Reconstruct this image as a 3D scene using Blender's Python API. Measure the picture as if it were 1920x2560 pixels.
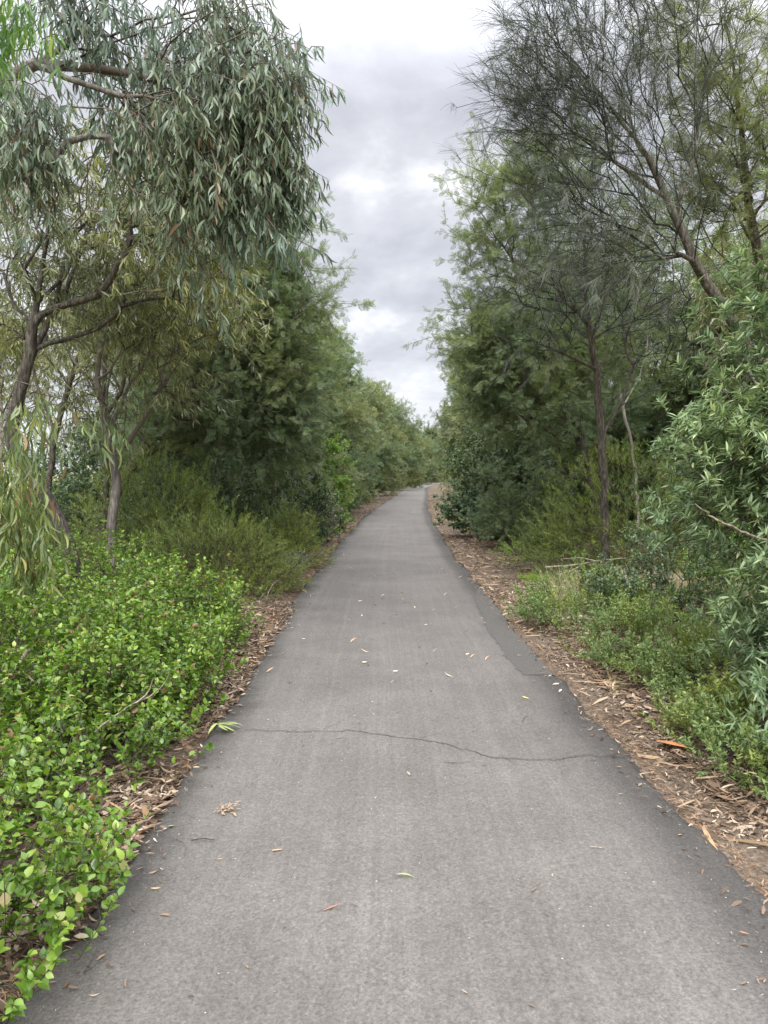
import bpy, math, random
import numpy as np
R = math.radians
for o in list(bpy.data.objects): bpy.data.objects.remove(o)
scene = bpy.context.scene
COL = scene.collection

# ------------------------------------------------------------ camera
CAM_H, FPX, PITCH = 1.6, 1920.0, R(2.8)
cam_d = bpy.data.cameras.new('camera'); cam = bpy.data.objects.new('camera', cam_d); COL.objects.link(cam)
cam.location = (0, 0, CAM_H); cam.rotation_euler = (R(90) - PITCH, 0, 0)
cam_d.sensor_fit = 'VERTICAL'; cam_d.sensor_height = 32.0; cam_d.lens = 32.0 * FPX / 2560
cam_d.clip_start = 0.05; cam_d.clip_end = 3000
scene.camera = cam
scene.render.resolution_x, scene.render.resolution_y = 768, 1024

# ------------------------------------------------------------ sky and sun
SUN_EL, SUN_AZ = R(46), R(188)            # azimuth from +Y towards +X
w = bpy.data.worlds.new('World'); scene.world = w; w.use_nodes = True
nt = w.node_tree; nt.nodes.clear()
def N(nt, typ, **kw):
    n = nt.nodes.new(typ)
    for k, v in kw.items():
        if k.startswith('i_'):
            key = k[2:]
            n.inputs[int(key) if key.isdigit() else key.replace('_', ' ')].default_value = v
        else: setattr(n, k, v)
    return n
def math_n(nt, op, a, b=None, clamp=False):
    n = nt.nodes.new('ShaderNodeMath'); n.operation = op; n.use_clamp = clamp
    for i, v in enumerate((a, b)):
        if v is None: continue
        if isinstance(v, (int, float)): n.inputs[i].default_value = v
        else: nt.links.new(v, n.inputs[i])
    return n.outputs[0]
def ramp(nt, fac, stops, interp='LINEAR'):
    n = nt.nodes.new('ShaderNodeValToRGB'); n.color_ramp.interpolation = interp
    e = n.color_ramp.elements
    while len(e) > 1: e.remove(e[-1])
    e[0].position = stops[0][0]; e[0].color = (*stops[0][1], 1)
    for p, c in stops[1:]:
        x = e.new(p); x.color = (*c, 1)
    if fac is not None: nt.links.new(fac, n.inputs[0])
    return n.outputs[0]
L = nt.links.new
out = N(nt, 'ShaderNodeOutputWorld')
sky = N(nt, 'ShaderNodeTexSky', sky_type='NISHITA', sun_disc=False, sun_elevation=SUN_EL, sun_rotation=SUN_AZ)
bg1 = N(nt, 'ShaderNodeBackground', i_Strength=0.11); L(sky.outputs[0], bg1.inputs[0])
tc = N(nt, 'ShaderNodeTexCoord'); sp = N(nt, 'ShaderNodeSeparateXYZ'); L(tc.outputs['Generated'], sp.inputs[0])
zc = math_n(nt, 'ADD', math_n(nt, 'MAXIMUM', sp.outputs[2], 0.0), 0.34)
px_ = math_n(nt, 'DIVIDE', sp.outputs[0], zc); py_ = math_n(nt, 'DIVIDE', sp.outputs[1], zc)
cb = N(nt, 'ShaderNodeCombineXYZ'); L(px_, cb.inputs[0]); L(py_, cb.inputs[1])
n1 = N(nt, 'ShaderNodeTexNoise', i_Scale=2.1, i_Detail=6.0, i_Roughness=0.5, i_Distortion=0.35); L(cb.outputs[0], n1.inputs[0])
mp = N(nt, 'ShaderNodeMapping'); mp.inputs['Location'].default_value = (5.2, 1.7, 0); mp.inputs['Scale'].default_value = (4.6, 4.2, 1); L(cb.outputs[0], mp.inputs[0])
n2 = N(nt, 'ShaderNodeTexNoise', i_Scale=1.3, i_Detail=8.0, i_Roughness=0.55, i_Distortion=0.2); L(mp.outputs[0], n2.inputs[0])
s = math_n(nt, 'ADD', math_n(nt, 'MULTIPLY', n1.outputs[0], 0.54), math_n(nt, 'MULTIPLY', n2.outputs[0], 0.46))
s = math_n(nt, 'ADD', s, 0.0)
ccol = ramp(nt, s, [(0.37, (0.45, 0.46, 0.51)), (0.46, (0.52, 0.53, 0.58)), (0.54, (0.62, 0.63, 0.67)), (0.63, (0.88, 0.88, 0.91))])
# an overcast sky is brighter towards its zenith
el = N(nt, 'ShaderNodeMapRange', interpolation_type='SMOOTHSTEP'); L(sp.outputs[2], el.inputs[0])
for i, v in zip((1, 2, 3, 4), (0.42, 0.86, 1.0, 5.4)): el.inputs[i].default_value = v
top = N(nt, 'ShaderNodeMapRange', interpolation_type='SMOOTHSTEP'); L(sp.outputs[2], top.inputs[0])
for i, v in zip((1, 2, 3, 4), (0.40, 0.55, 0.0, 0.55)): top.inputs[i].default_value = v
low = N(nt, 'ShaderNodeMapRange', interpolation_type='SMOOTHSTEP'); L(sp.outputs[2], low.inputs[0])
for i, v in zip((1, 2, 3, 4), (0.02, 0.20, 0.30, 0.0)): low.inputs[i].default_value = v
gain = math_n(nt, 'ADD', math_n(nt, 'ADD', el.outputs[0], top.outputs[0]), low.outputs[0])
bg2 = N(nt, 'ShaderNodeBackground'); L(ccol, bg2.inputs[0]); L(math_n(nt, 'MULTIPLY', gain, 0.67), bg2.inputs[1])
mx = N(nt, 'ShaderNodeMixShader', i_0=0.94); L(bg1.outputs[0], mx.inputs[1]); L(bg2.outputs[0], mx.inputs[2]); L(mx.outputs[0], out.inputs[0])

sd = bpy.data.lights.new('sun', 'SUN'); sd.energy = 2.0; sd.angle = R(24); sd.color = (1.0, 0.985, 0.95)
so = bpy.data.objects.new('sun', sd); COL.objects.link(so)
so.rotation_euler = (R(90) - SUN_EL, 0, R(180) - SUN_AZ); so.location = (0, 0, 30)

scene.view_settings.view_transform = 'Standard'; scene.view_settings.look = 'None'
scene.view_settings.exposure = 0.95; scene.view_settings.gamma = 1
scene.render.engine = 'CYCLES'
scene.cycles.max_bounces = 6; scene.cycles.diffuse_bounces = 4; scene.cycles.transmission_bounces = 4; scene.cycles.transparent_max_bounces = 4

# ------------------------------------------------------------ helpers
def at(px, py, Y):
    """photo pixel (1920x2560) at depth Y -> world point"""
    dx, dz = (px - 960) / FPX, (1280 - py) / FPX
    vy = math.cos(PITCH) + dz * math.sin(PITCH); vz = -math.sin(PITCH) + dz * math.cos(PITCH)
    t = Y / vy
    return np.array([dx * t, Y, CAM_H + vz * t])
def D(x, y, Y): return at(x * 1.1574, y * 1.1574, Y)     # same, in the 1659-wide view I measured in
def unit(v): return v / np.maximum(np.linalg.norm(v, axis=-1, keepdims=True), 1e-9)
def tag(o, label=None, cat=None, group=None, kind=None):
    if label: o['label'] = label
    if cat: o['category'] = cat
    if group: o['group'] = group
    if kind: o['kind'] = kind
    return o
def mesh_np(name, V, F, mat, parent=None, smooth=False, mi=None, mats=None):
    """V (n,3); F list of arrays (m,k)"""
    me = bpy.data.meshes.new(name)
    F = [f for f in F if len(f)]
    ls = np.concatenate([np.full(len(f), f.shape[1]) for f in F]); idx = np.concatenate([f.ravel() for f in F])
    me.vertices.add(len(V)); me.vertices.foreach_set('co', np.ascontiguousarray(V, dtype=np.float32).ravel())
    me.loops.add(len(idx)); me.loops.foreach_set('vertex_index', idx.astype(np.int32))
    me.polygons.add(len(ls)); st = np.concatenate([[0], np.cumsum(ls)[:-1]])
    me.polygons.foreach_set('loop_start', st.astype(np.int32)); me.polygons.foreach_set('loop_total', ls.astype(np.int32))
    if smooth: me.polygons.foreach_set('use_smooth', np.ones(len(ls), bool))
    for m in (mats or [mat]): me.materials.append(m)
    if mi is not None: me.polygons.foreach_set('material_index', np.asarray(mi, dtype=np.int32))
    me.update(calc_edges=True)
    o = bpy.data.objects.new(name, me); COL.objects.link(o)
    if parent is not None: o.parent = parent
    return o
def empty(name, loc=(0, 0, 0)):
    o = bpy.data.objects.new(name, None); COL.objects.link(o); o.location = loc; o.empty_display_size = 0.3
    return o
def copy_tree(root, loc, rz=0, sc=(1, 1, 1)):
    c = root.copy(); COL.objects.link(c); c.location = loc; c.rotation_euler = (0, 0, rz)
    c.scale = sc if hasattr(sc, '__len__') else (sc, sc, sc)
    for ch in root.children:
        d = ch.copy(); COL.objects.link(d); d.parent = c
    return c

# ------------------------------------------------------------ materials
def new_mat(name):
    m = bpy.data.materials.new(name); m.use_nodes = True; m.node_tree.nodes.clear()
    o = m.node_tree.nodes.new('ShaderNodeOutputMaterial'); return m, m.node_tree, o
def leaf_mat(name, cols, trans=0.3, rough=0.5, spec=0.35, clump=0.7, hue=(1.25, 1.12, 0.8), tcol=1.5):
    """cols: list of (pos, rgb) picked per leaf; a soft noise makes older and younger clumps"""
    m, t, o = new_mat(name); l = t.links.new
    g = t.nodes.new('ShaderNodeNewGeometry')
    c = ramp(t, g.outputs['Random Per Island'], cols)
    tcn = t.nodes.new('ShaderNodeTexCoord')
    nz = N(t, 'ShaderNodeTexNoise', i_Scale=clump, i_Detail=2.0); l(tcn.outputs['Object'], nz.inputs[0])
    mr = N(t, 'ShaderNodeMapRange'); l(nz.outputs[0], mr.inputs[0]); mr.inputs[1].default_value = 0.42; mr.inputs[2].default_value = 0.62
    mm = N(t, 'ShaderNodeMix', data_type='RGBA', blend_type='MULTIPLY'); l(mr.outputs[0], mm.inputs[0]); l(c, mm.inputs[6]); mm.inputs[7].default_value = (*hue, 1)
    col = mm.outputs[2]
    p = N(t, 'ShaderNodeBsdfPrincipled', i_Roughness=rough); p.inputs['Specular IOR Level'].default_value = spec; l(col, p.inputs['Base Color'])
    tr = t.nodes.new('ShaderNodeBsdfTranslucent')
    ml = N(t, 'ShaderNodeMix', data_type='RGBA', blend_type='MULTIPLY', i_0=1.0); l(col, ml.inputs[6]); ml.inputs[7].default_value = (tcol * 1.0, tcol * 1.05, tcol * 0.68, 1); l(ml.outputs[2], tr.inputs[0])
    mx = N(t, 'ShaderNodeMixShader', i_0=trans); l(p.outputs[0], mx.inputs[1]); l(tr.outputs[0], mx.inputs[2]); l(mx.outputs[0], o.inputs[0])
    return m
def bark_mat(name, c1, c2, scale=9.0, stretch=0.22, bump=1.0, patch=None):
    m, t, o = new_mat(name); l = t.links.new
    tcn = t.nodes.new('ShaderNodeTexCoord')
    mp = t.nodes.new('ShaderNodeMapping'); mp.inputs['Scale'].default_value = (1, 1, stretch); l(tcn.outputs['Object'], mp.inputs[0])
    nz = N(t, 'ShaderNodeTexNoise', i_Scale=scale * 4, i_Detail=8.0, i_Roughness=0.72); l(mp.outputs[0], nz.inputs[0])
    c = ramp(t, nz.outputs[0], [(0.38, tuple(v * .6 for v in c1)), (0.48, c1), (0.62, c2)])
    if patch:
        n3 = N(t, 'ShaderNodeTexNoise', i_Scale=scale * 0.5, i_Detail=3.0); l(mp.outputs[0], n3.inputs[0])
        r3 = N(t, 'ShaderNodeMapRange'); l(n3.outputs[0], r3.inputs[0]); r3.inputs[1].default_value = 0.5; r3.inputs[2].default_value = 0.56
        m3 = N(t, 'ShaderNodeMix', data_type='RGBA'); l(r3.outputs[0], m3.inputs[0]); l(c, m3.inputs[6]); m3.inputs[7].default_value = (*patch, 1); c = m3.outputs[2]
    p = N(t, 'ShaderNodeBsdfPrincipled', i_Roughness=0.85); p.inputs['Specular IOR Level'].default_value = 0.2; l(c, p.inputs['Base Color'])
    b = N(t, 'ShaderNodeBump', i_Strength=bump, i_Distance=0.02); l(nz.outputs[0], b.inputs['Height']); l(b.outputs[0], p.inputs['Normal'])
    l(p.outputs[0], o.inputs[0]); return m
M = {}
M['gum_leaf'] = leaf_mat('gum_leaf', [(0, (.06, .095, .066)), (.35, (.094, .142, .105)), (.7, (.14, .195, .145)), (.95, (.20, .255, .19)), (.975, (.20, .14, .09)), (1, (.15, .09, .06))], trans=.18, rough=.42, spec=.5, hue=(1.15, 1.05, .85))
M['bough_leaf'] = leaf_mat('bough_leaf', [(0, (.06, .10, .045)), (.4, (.10, .15, .065)), (.8, (.15, .20, .09)), (.93, (.22, .25, .09)), (.955, (.20, .115, .075)), (1, (.15, .085, .06))], trans=.25, rough=.42, spec=.5)
M['gum_bright'] = leaf_mat('gum_bright', [(0, (.06, .13, .035)), (.6, (.10, .20, .05)), (.9, (.16, .26, .06)), (1, (.3, .36, .09))], trans=.3, rough=.45)
M['olive_leaf'] = leaf_mat('olive_leaf', [(0, (.08, .10, .05)), (.5, (.13, .155, .08)), (.85, (.21, .235, .14)), (1, (.30, .31, .18))], trans=.25, rough=.4, spec=.5, hue=(1.3, 1.2, .7))
M['wattle_leaf'] = leaf_mat('wattle_leaf', [(0, (.088, .132, .074)), (.5, (.132, .188, .102)), (.9, (.18, .235, .132)), (1, (.25, .27, .165))], trans=.38, hue=(1.18, 1.06, .85), clump=.55)
M['wattle_leaf_light'] = leaf_mat('wattle_leaf_light', [(0, (.105, .135, .065)), (.5, (.155, .19, .09)), (.9, (.22, .255, .12)), (1, (.31, .30, .15))], trans=.36, hue=(1.15, 1.05, .85), clump=.55)
M['sheoak_leaf'] = leaf_mat('sheoak_leaf', [(0, (.07, .085, .07)), (.6, (.105, .122, .10)), (1, (.16, .17, .135))], trans=.06, rough=.6, hue=(1.1, 1.05, .95))
M['hedge_leaf'] = leaf_mat('hedge_leaf', [(0, (.065, .128, .016)), (.4, (.125, .225, .025)), (.8, (.215, .325, .042)), (.92, (.36, .45, .09)), (.95, (.40, .40, .15)), (.97, (.30, .16, .07)), (1, (.19, .10, .05))], trans=.3, rough=.36, spec=.5, clump=2.2, hue=(.72, .78, .75))
M['narrow_leaf'] = leaf_mat('narrow_leaf', [(0, (.095, .150, .075)), (.5, (.150, .225, .118)), (.86, (.23, .315, .175)), (1, (.40, .48, .27))], trans=.22, rough=.5, spec=.3, clump=1.2, hue=(1.25, 1.15, 1.0))
M['low_leaf'] = leaf_mat('low_leaf', [(0, (.10, .16, .05)), (.5, (.16, .235, .08)), (1, (.26, .33, .13))], trans=.3, rough=.5, clump=1.8, hue=(1.3, 1.1, .7))
M['tea_leaf'] = leaf_mat('tea_leaf', [(0, (.10, .155, .04)), (.5, (.16, .23, .06)), (1, (.28, .34, .11))], trans=.3, clump=1.0, hue=(1.3, 1.12, .8))
M['dark_leaf'] = leaf_mat('dark_leaf', [(0, (.055, .095, .05)), (.6, (.09, .145, .072)), (.95, (.14, .205, .10)), (1, (.2, .25, .12))], trans=.22, rough=.38, spec=.5, clump=.8)
M['grey_leaf'] = leaf_mat('grey_leaf', [(0, (.12, .15, .11)), (.6, (.20, .24, .18)), (1, (.32, .36, .29))], trans=.2, rough=.6)
M['lime_leaf'] = leaf_mat('lime_leaf', [(0, (.10, .19, .035)), (.6, (.17, .30, .06)), (1, (.30, .40, .10))], trans=.35)
M['dark_bark'] = bark_mat('dark_bark', (.06, .052, .043), (.155, .138, .115))
M['brown_bark'] = bark_mat('brown_bark', (.07, .06, .047), (.17, .15, .122))
M['grey_bark'] = bark_mat('grey_bark', (.15, .135, .12), (.30, .275, .24), scale=5, patch=(.14, .11, .09))
M['pale_bark'] = bark_mat('pale_bark', (.36, .32, .28), (.55, .51, .46), scale=3, bump=.2, patch=(.24, .2, .17))
M['twig'] = bark_mat('twig', (.085, .07, .05), (.17, .145, .11), bump=.1)
M['sheoak_twig'] = bark_mat('sheoak_twig', (.035, .04, .035), (.075, .08, .07), bump=.1)
M['dry_twig'] = bark_mat('dry_twig', (.24, .19, .15), (.42, .36, .29), bump=.2)

# ------------------------------------------------------------ path line
KY = np.array([-6, 5, 13, 20, 28, 38, 50, 70, 88, 106, 130, 154, 170, 182, 190, 195.])
KX = np.array([.14, .14, .13, .27, .47, .92, 1.6, 2.7, 3.7, 5.4, 8.6, 13., 17.5, 23.5, 32., 46.])
def smooth_line(step):
    P = np.stack([KX, KY], 1); P = np.vstack([2 * P[0] - P[1], P, 2 * P[-1] - P[-2]]); pts = []
    for i in range(1, len(P) - 2):
        n = max(2, int(np.linalg.norm(P[i + 1] - P[i]) / 0.05))
        t = np.linspace(0, 1, n, endpoint=False)[:, None]
        d1, d2 = (P[i + 1] - P[i - 1]) / 2, (P[i + 2] - P[i]) / 2
        a, b = np.linalg.norm(P[i] - P[i - 1]), np.linalg.norm(P[i + 1] - P[i]); c = np.linalg.norm(P[i + 2] - P[i + 1])
        d1 = unit(P[i + 1] - P[i - 1]) * b; d2 = unit(P[i + 2] - P[i]) * b
        pts.append((2*t**3-3*t**2+1)*P[i] + (t**3-2*t**2+t)*d1 + (-2*t**3+3*t**2)*P[i+1] + (t**3-t**2)*d2)
    pts = np.vstack(pts)
    s = np.concatenate([[0], np.cumsum(np.linalg.norm(np.diff(pts, axis=0), axis=1))])
    q = np.arange(0, s[-1], step)
    return np.stack([np.interp(q, s, pts[:, 0]), np.interp(q, s, pts[:, 1])], 1), q
LINE, LS = smooth_line(0.05)
def cx(y): return np.interp(y, LINE[:, 1], LINE[:, 0])
HW = 1.25
def wob(s, seed):
    r = np.random.default_rng(seed); v = 0 * s
    for f, a in ((.35, .035), (.9, .022), (2.3, .012), (6.1, .008), (13.7, .006), (29., .005)): v = v + a * np.sin(s * f * 2 + r.uniform(0, 6.3)) * (1 + .5 * np.sin(s * f * .37 + r.uniform(0, 6.3)))
    return v
EL = HW + wob(LS, 1); ER = HW + wob(LS, 2)

def vnoise(x, y, seed=0):
    r = np.random.default_rng(seed); T = r.random((256, 256))
    xi, yi = np.floor(x).astype(int), np.floor(y).astype(int); fx, fy = x - xi, y - yi
    fx, fy = fx*fx*(3-2*fx), fy*fy*(3-2*fy)
    g = lambda a, b: T[a % 256, b % 256]
    return (g(xi, yi)*(1-fx)+g(xi+1, yi)*fx)*(1-fy) + (g(xi, yi+1)*(1-fx)+g(xi+1, yi+1)*fx)*fy
def dist_edge(x, y):
    """signed distance outside the path edge (flat plan), rough"""
    c = cx(np.clip(y, -6, 194)); sl = (cx(np.clip(y + .5, -6, 194)) - cx(np.clip(y - .5, -6, 194)))
    return np.abs(x - c) / np.sqrt(1 + sl * sl) - HW
def gz(x, y):
    x = np.asarray(x, float); y = np.asarray(y, float)
    d = dist_edge(x, y); k = np.clip(d / 1.2, 0, 1)
    h = -0.035 + 0.03 * (vnoise(x * 3, y * 3, 5) - .5) * np.clip(d / .3, 0, 1) + k * (0.10 * (vnoise(x * .5, y * .5, 6) - .4))
    return np.where(d < .05, np.minimum(h, -0.035), h)

# ---- ground
def ground():
    u = np.linspace(-1, 1, 260); xs = np.sinh(u * 6.6) / np.sinh(6.6) * 900 + 0.14
    v = np.concatenate([np.linspace(-20, 1, 30, endpoint=False), 1 + 24 * np.linspace(0, 1, 260, endpoint=False)**1.15, 25 + 175 * np.linspace(0, 1, 260, endpoint=False)**1.3, 200 + 1300 * np.linspace(0, 1, 40)**2])
    v = np.concatenate([[-400, -100], v])
    X, Y = np.meshgrid(xs, v); Z = gz(X, Y)
    V = np.stack([X, Y, Z], -1).reshape(-1, 3); a = np.arange(len(V)).reshape(X.shape)
    F = np.stack([a[:-1, :-1], a[:-1, 1:], a[1:, 1:], a[1:, :-1]], -1).reshape(-1, 4)
    m, t, o = new_mat('ground_soil'); l = t.links.new
    at_ = N(t, 'ShaderNodeAttribute', attribute_name='edge_dist')
    tcn = t.nodes.new('ShaderNodeTexCoord')
    big = N(t, 'ShaderNodeTexNoise', i_Scale=1.1, i_Detail=4.0); l(tcn.outputs['Object'], big.inputs[0])
    fine = N(t, 'ShaderNodeTexNoise', i_Scale=38.0, i_Detail=6.0, i_Roughness=.7); l(tcn.outputs['Object'], fine.inputs[0])
    vo = N(t, 'ShaderNodeTexVoronoi', i_Scale=55.0); l(tcn.outputs['Object'], vo.inputs[0])
    mulch = ramp(t, fine.outputs[0], [(.3, (.06, .046, .034)), (.5, (.128, .098, .072)), (.7, (.22, .175, .13))])
    mv = N(t, 'ShaderNodeMix', data_type='RGBA', blend_type='OVERLAY', i_0=.5); l(mulch, mv.inputs[6]); l(ramp(t, vo.outputs['Color'], [(0, (.3, .3, .3)), (1, (.75, .72, .7))]), mv.inputs[7])
    gr = ramp(t, fine.outputs[0], [(.3, (.16, .15, .06)), (.5, (.27, .235, .12)), (.72, (.40, .34, .20))])
    dd = math_n(t, 'ADD', at_.outputs['Fac'], math_n(t, 'MULTIPLY', math_n(t, 'SUBTRACT', big.outputs[0], .5), 3.5))
    mr = N(t, 'ShaderNodeMapRange'); l(dd, mr.inputs[0]); mr.inputs[1].default_value = 2.2; mr.inputs[2].default_value = 4.5
    mm = N(t, 'ShaderNodeMix', data_type='RGBA'); l(mr.outputs[0], mm.inputs[0]); l(mv.outputs[2], mm.inputs[6]); l(gr, mm.inputs[7])
    p = N(t, 'ShaderNodeBsdfPrincipled', i_Roughness=.95); p.inputs['Specular IOR Level'].default_value = .1; l(mm.outputs[2], p.inputs['Base Color'])
    b = N(t, 'ShaderNodeBump', i_Strength=.9, i_Distance=.012); l(math_n(t, 'ADD', fine.outputs[0], math_n(t, 'MULTIPLY', vo.outputs[0], .7)), b.inputs['Height']); l(b.outputs[0], p.inputs['Normal'])
    l(p.outputs[0], o.inputs[0])
    g = mesh_np('ground', V, [F], m, smooth=True); tag(g, kind='structure')
    A = g.data.attributes.new('edge_dist', 'FLOAT', 'POINT'); A.data.foreach_set('value', np.clip(dist_edge(V[:, 0], V[:, 1]), -1, 60).astype(np.float32))
ground()

# ---- asphalt path
def tri_frame(L2):
    T = unit(np.gradient(L2, axis=0)); return np.stack([T[:, 1], -T[:, 0]], 1)   # pointing right
NR = tri_frame(LINE)
def path():
    us = np.concatenate([[-1.0], np.linspace(-.96, .96, 13), [1.0]])
    n = len(LS); rows = []
    for u in us:
        w_ = np.where(u < 0, EL, ER) * u
        rows.append(np.stack([LINE[:, 0] + NR[:, 0] * w_, LINE[:, 1] + NR[:, 1] * w_, 0.006 * (1 - u * u) * np.ones(n) - (0.012 if abs(u) == 1 else 0)], 1))
    wl, wr = -(EL + .025), ER + .025
    sk = lambda w_: np.stack([LINE[:, 0] + NR[:, 0] * w_, LINE[:, 1] + NR[:, 1] * w_, np.full(n, -.09)], 1)
    rows = [sk(wl)] + rows + [sk(wr)]
    V = np.stack(rows, 1); k = V.shape[1]; a = np.arange(n * k).reshape(n, k)
    F = np.stack([a[:-1, :-1], a[:-1, 1:], a[1:, 1:], a[1:, :-1]], -1).reshape(-1, 4)
    UU = np.concatenate([[-1.02], us, [1.02]]) * HW
    UV = np.stack([np.broadcast_to(UU, (n, k)), np.broadcast_to(LS[:, None] - 6, (n, k))], -1).reshape(-1, 2)
    m, t, o = new_mat('asphalt'); l = t.links.new
    uv = N(t, 'ShaderNodeUVMap', uv_map='UVMap'); su = N(t, 'ShaderNodeSeparateXYZ'); l(uv.outputs[0], su.inputs[0])
    tcn = t.nodes.new('ShaderNodeTexCoord')
    fine = N(t, 'ShaderNodeTexNoise', i_Scale=95.0, i_Detail=5.0, i_Roughness=.75); l(tcn.outputs['Object'], fine.inputs[0])
    vo = N(t, 'ShaderNodeTexVoronoi', i_Scale=120.0); l(tcn.outputs['Object'], vo.inputs[0])
    vo2 = N(t, 'ShaderNodeTexVoronoi', i_Scale=34.0); l(tcn.outputs['Object'], vo2.inputs[0])
    mid = N(t, 'ShaderNodeTexNoise', i_Scale=1.4, i_Detail=5.0, i_Roughness=.6); l(tcn.outputs['Object'], mid.inputs[0])
    grit = N(t, 'ShaderNodeTexVoronoi', i_Scale=70.0); l(tcn.outputs['Object'], grit.inputs[0])
    blot = N(t, 'ShaderNodeTexNoise', i_Scale=.42, i_Detail=7.0, i_Roughness=.62, i_Distortion=.8); l(tcn.outputs['Object'], blot.inputs[0])
    mps = N(t, 'ShaderNodeMapping'); mps.inputs['Scale'].default_value = (11.0, .07, 1); l(uv.outputs[0], mps.inputs[0])
    st = N(t, 'ShaderNodeTexNoise', i_Scale=1.0, i_Detail=5.0, i_Roughness=.65, i_Distortion=.6); l(mps.outputs[0], st.inputs[0])
    mp2 = N(t, 'ShaderNodeMapping'); mp2.inputs['Scale'].default_value = (60.0, .8, 1); l(uv.outputs[0], mp2.inputs[0])
    st2 = N(t, 'ShaderNodeTexNoise', i_Scale=1.0, i_Detail=3.0); l(mp2.outputs[0], st2.inputs[0])
    base = ramp(t, mid.outputs[0], [(.3, (.109, .099, .088)), (.5, (.125, .114, .102)), (.7, (.142, .130, .117))])
    c = base
    def mul(c, fac_sock, lo, hi, f0, f1):
        mr = N(t, 'ShaderNodeMapRange'); l(fac_sock, mr.inputs[0])
        for i, v in zip((1, 2, 3, 4), (f0, f1, lo, hi)): mr.inputs[i].default_value = v
        mm = N(t, 'ShaderNodeVectorMath', operation='SCALE'); l(c, mm.inputs[0]); l(mr.outputs[0], mm.inputs['Scale']); return mm.outputs[0]
    c = mul(c, fine.outputs[0], .62, 1.38, .3, .7)
    c = mul(c, grit.outputs['Color'], .87, 1.13, 0, 1)
    c = mul(c, blot.outputs[0], .90, 1.06, .38, .6)
    c = mul(c, vo.outputs['Color'], .82, 1.18, 0, 1)
    # worn pale wheel tracks, stronger further along the path
    c = mul(c, st.outputs[0], .97, 1.10, .48, .68)
    c = mul(c, st2.outputs[0], .97, 1.04, .4, .6)
    # cleaner, darker bitumen by the edges
    au = math_n(t, 'ABSOLUTE', math_n(t, 'ADD', su.outputs[0], math_n(t, 'MULTIPLY', math_n(t, 'SUBTRACT', mid.outputs[0], .5), .3)))
    ed = N(t, 'ShaderNodeMapRange', interpolation_type='SMOOTHSTEP'); au = math_n(t, 'ADD', au, math_n(t, 'MULTIPLY', math_n(t, 'GREATER_THAN', su.outputs[0], 0.0), .10)); l(au, ed.inputs[0])
    for i, v in zip((1, 2, 3, 4), (.98, 1.24, 1.0, .52)): ed.inputs[i].default_value = v
    mm = N(t, 'ShaderNodeVectorMath', operation='SCALE'); l(c, mm.inputs[0]); l(ed.outputs[0], mm.inputs['Scale']); c = mm.outputs[0]
    # pale pebbles
    se = N(t, 'ShaderNodeSeparateColor'); l(vo2.outputs['Color'], se.inputs[0])
    sel = math_n(t, 'MULTIPLY', math_n(t, 'LESS_THAN', vo2.outputs[0], .12), math_n(t, 'GREATER_THAN', se.outputs[0], .955))
    mp_ = N(t, 'ShaderNodeMix', data_type='RGBA'); l(math_n(t, 'MULTIPLY', sel, .7), mp_.inputs[0]); l(c, mp_.inputs[6]); mp_.inputs[7].default_value = (.5, .48, .43, 1); c = mp_.outputs[2]
    p = N(t, 'ShaderNodeBsdfPrincipled', i_Roughness=.75); p.inputs['Specular IOR Level'].default_value = .3; l(c, p.inputs['Base Color'])
    b = N(t, 'ShaderNodeBump', i_Strength=.75, i_Distance=.004); l(math_n(t, 'ADD', fine.outputs[0], math_n(t, 'MULTIPLY', vo.outputs[0], .8)), b.inputs['Height']); l(b.outputs[0], p.inputs['Normal'])
    l(p.outputs[0], o.inputs[0])
    g = mesh_np('path', V.reshape(-1, 3), [F], m, smooth=True); tag(g, kind='structure')
    ul = g.data.uv_layers.new(name='UVMap'); ul.data.foreach_set('uv', UV[F.ravel()].astype(np.float32).ravel())
    M['asphalt'] = m
    return g
PATH = path()
def simple_mat(name, col, rough=.8, var=.25, scale=40):
    m, t, o = new_mat(name); l = t.links.new
    tcn = t.nodes.new('ShaderNodeTexCoord'); nz = N(t, 'ShaderNodeTexNoise', i_Scale=scale, i_Detail=5.0, i_Roughness=.7); l(tcn.outputs['Object'], nz.inputs[0])
    c = ramp(t, nz.outputs[0], [(.3, tuple(v * (1 - var) for v in col)), (.7, tuple(min(1, v * (1 + var)) for v in col))])
    p = N(t, 'ShaderNodeBsdfPrincipled', i_Roughness=rough); p.inputs['Specular IOR Level'].default_value = .25; l(c, p.inputs['Base Color'])
    b = N(t, 'ShaderNodeBump', i_Strength=.5, i_Distance=.004); l(nz.outputs[0], b.inputs['Height']); l(b.outputs[0], p.inputs['Normal'])
    l(p.outputs[0], o.inputs[0]); return m
def ribbon(name, pts, wd, z, mat, parent):
    pts = np.array(pts); T = unit(np.gradient(pts, axis=0)); n = np.stack([-T[:, 1], T[:, 0]], 1); wd = np.asarray(wd)[:, None] / 2
    V = np.vstack([np.c_[pts + n * wd, np.full(len(pts), z)], np.c_[pts - n * wd, np.full(len(pts), z)]]); k = len(pts); i = np.arange(k - 1)
    return mesh_np(name, V, [np.stack([i, i + 1, i + 1 + k, i + k], 1)], mat, parent)
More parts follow.
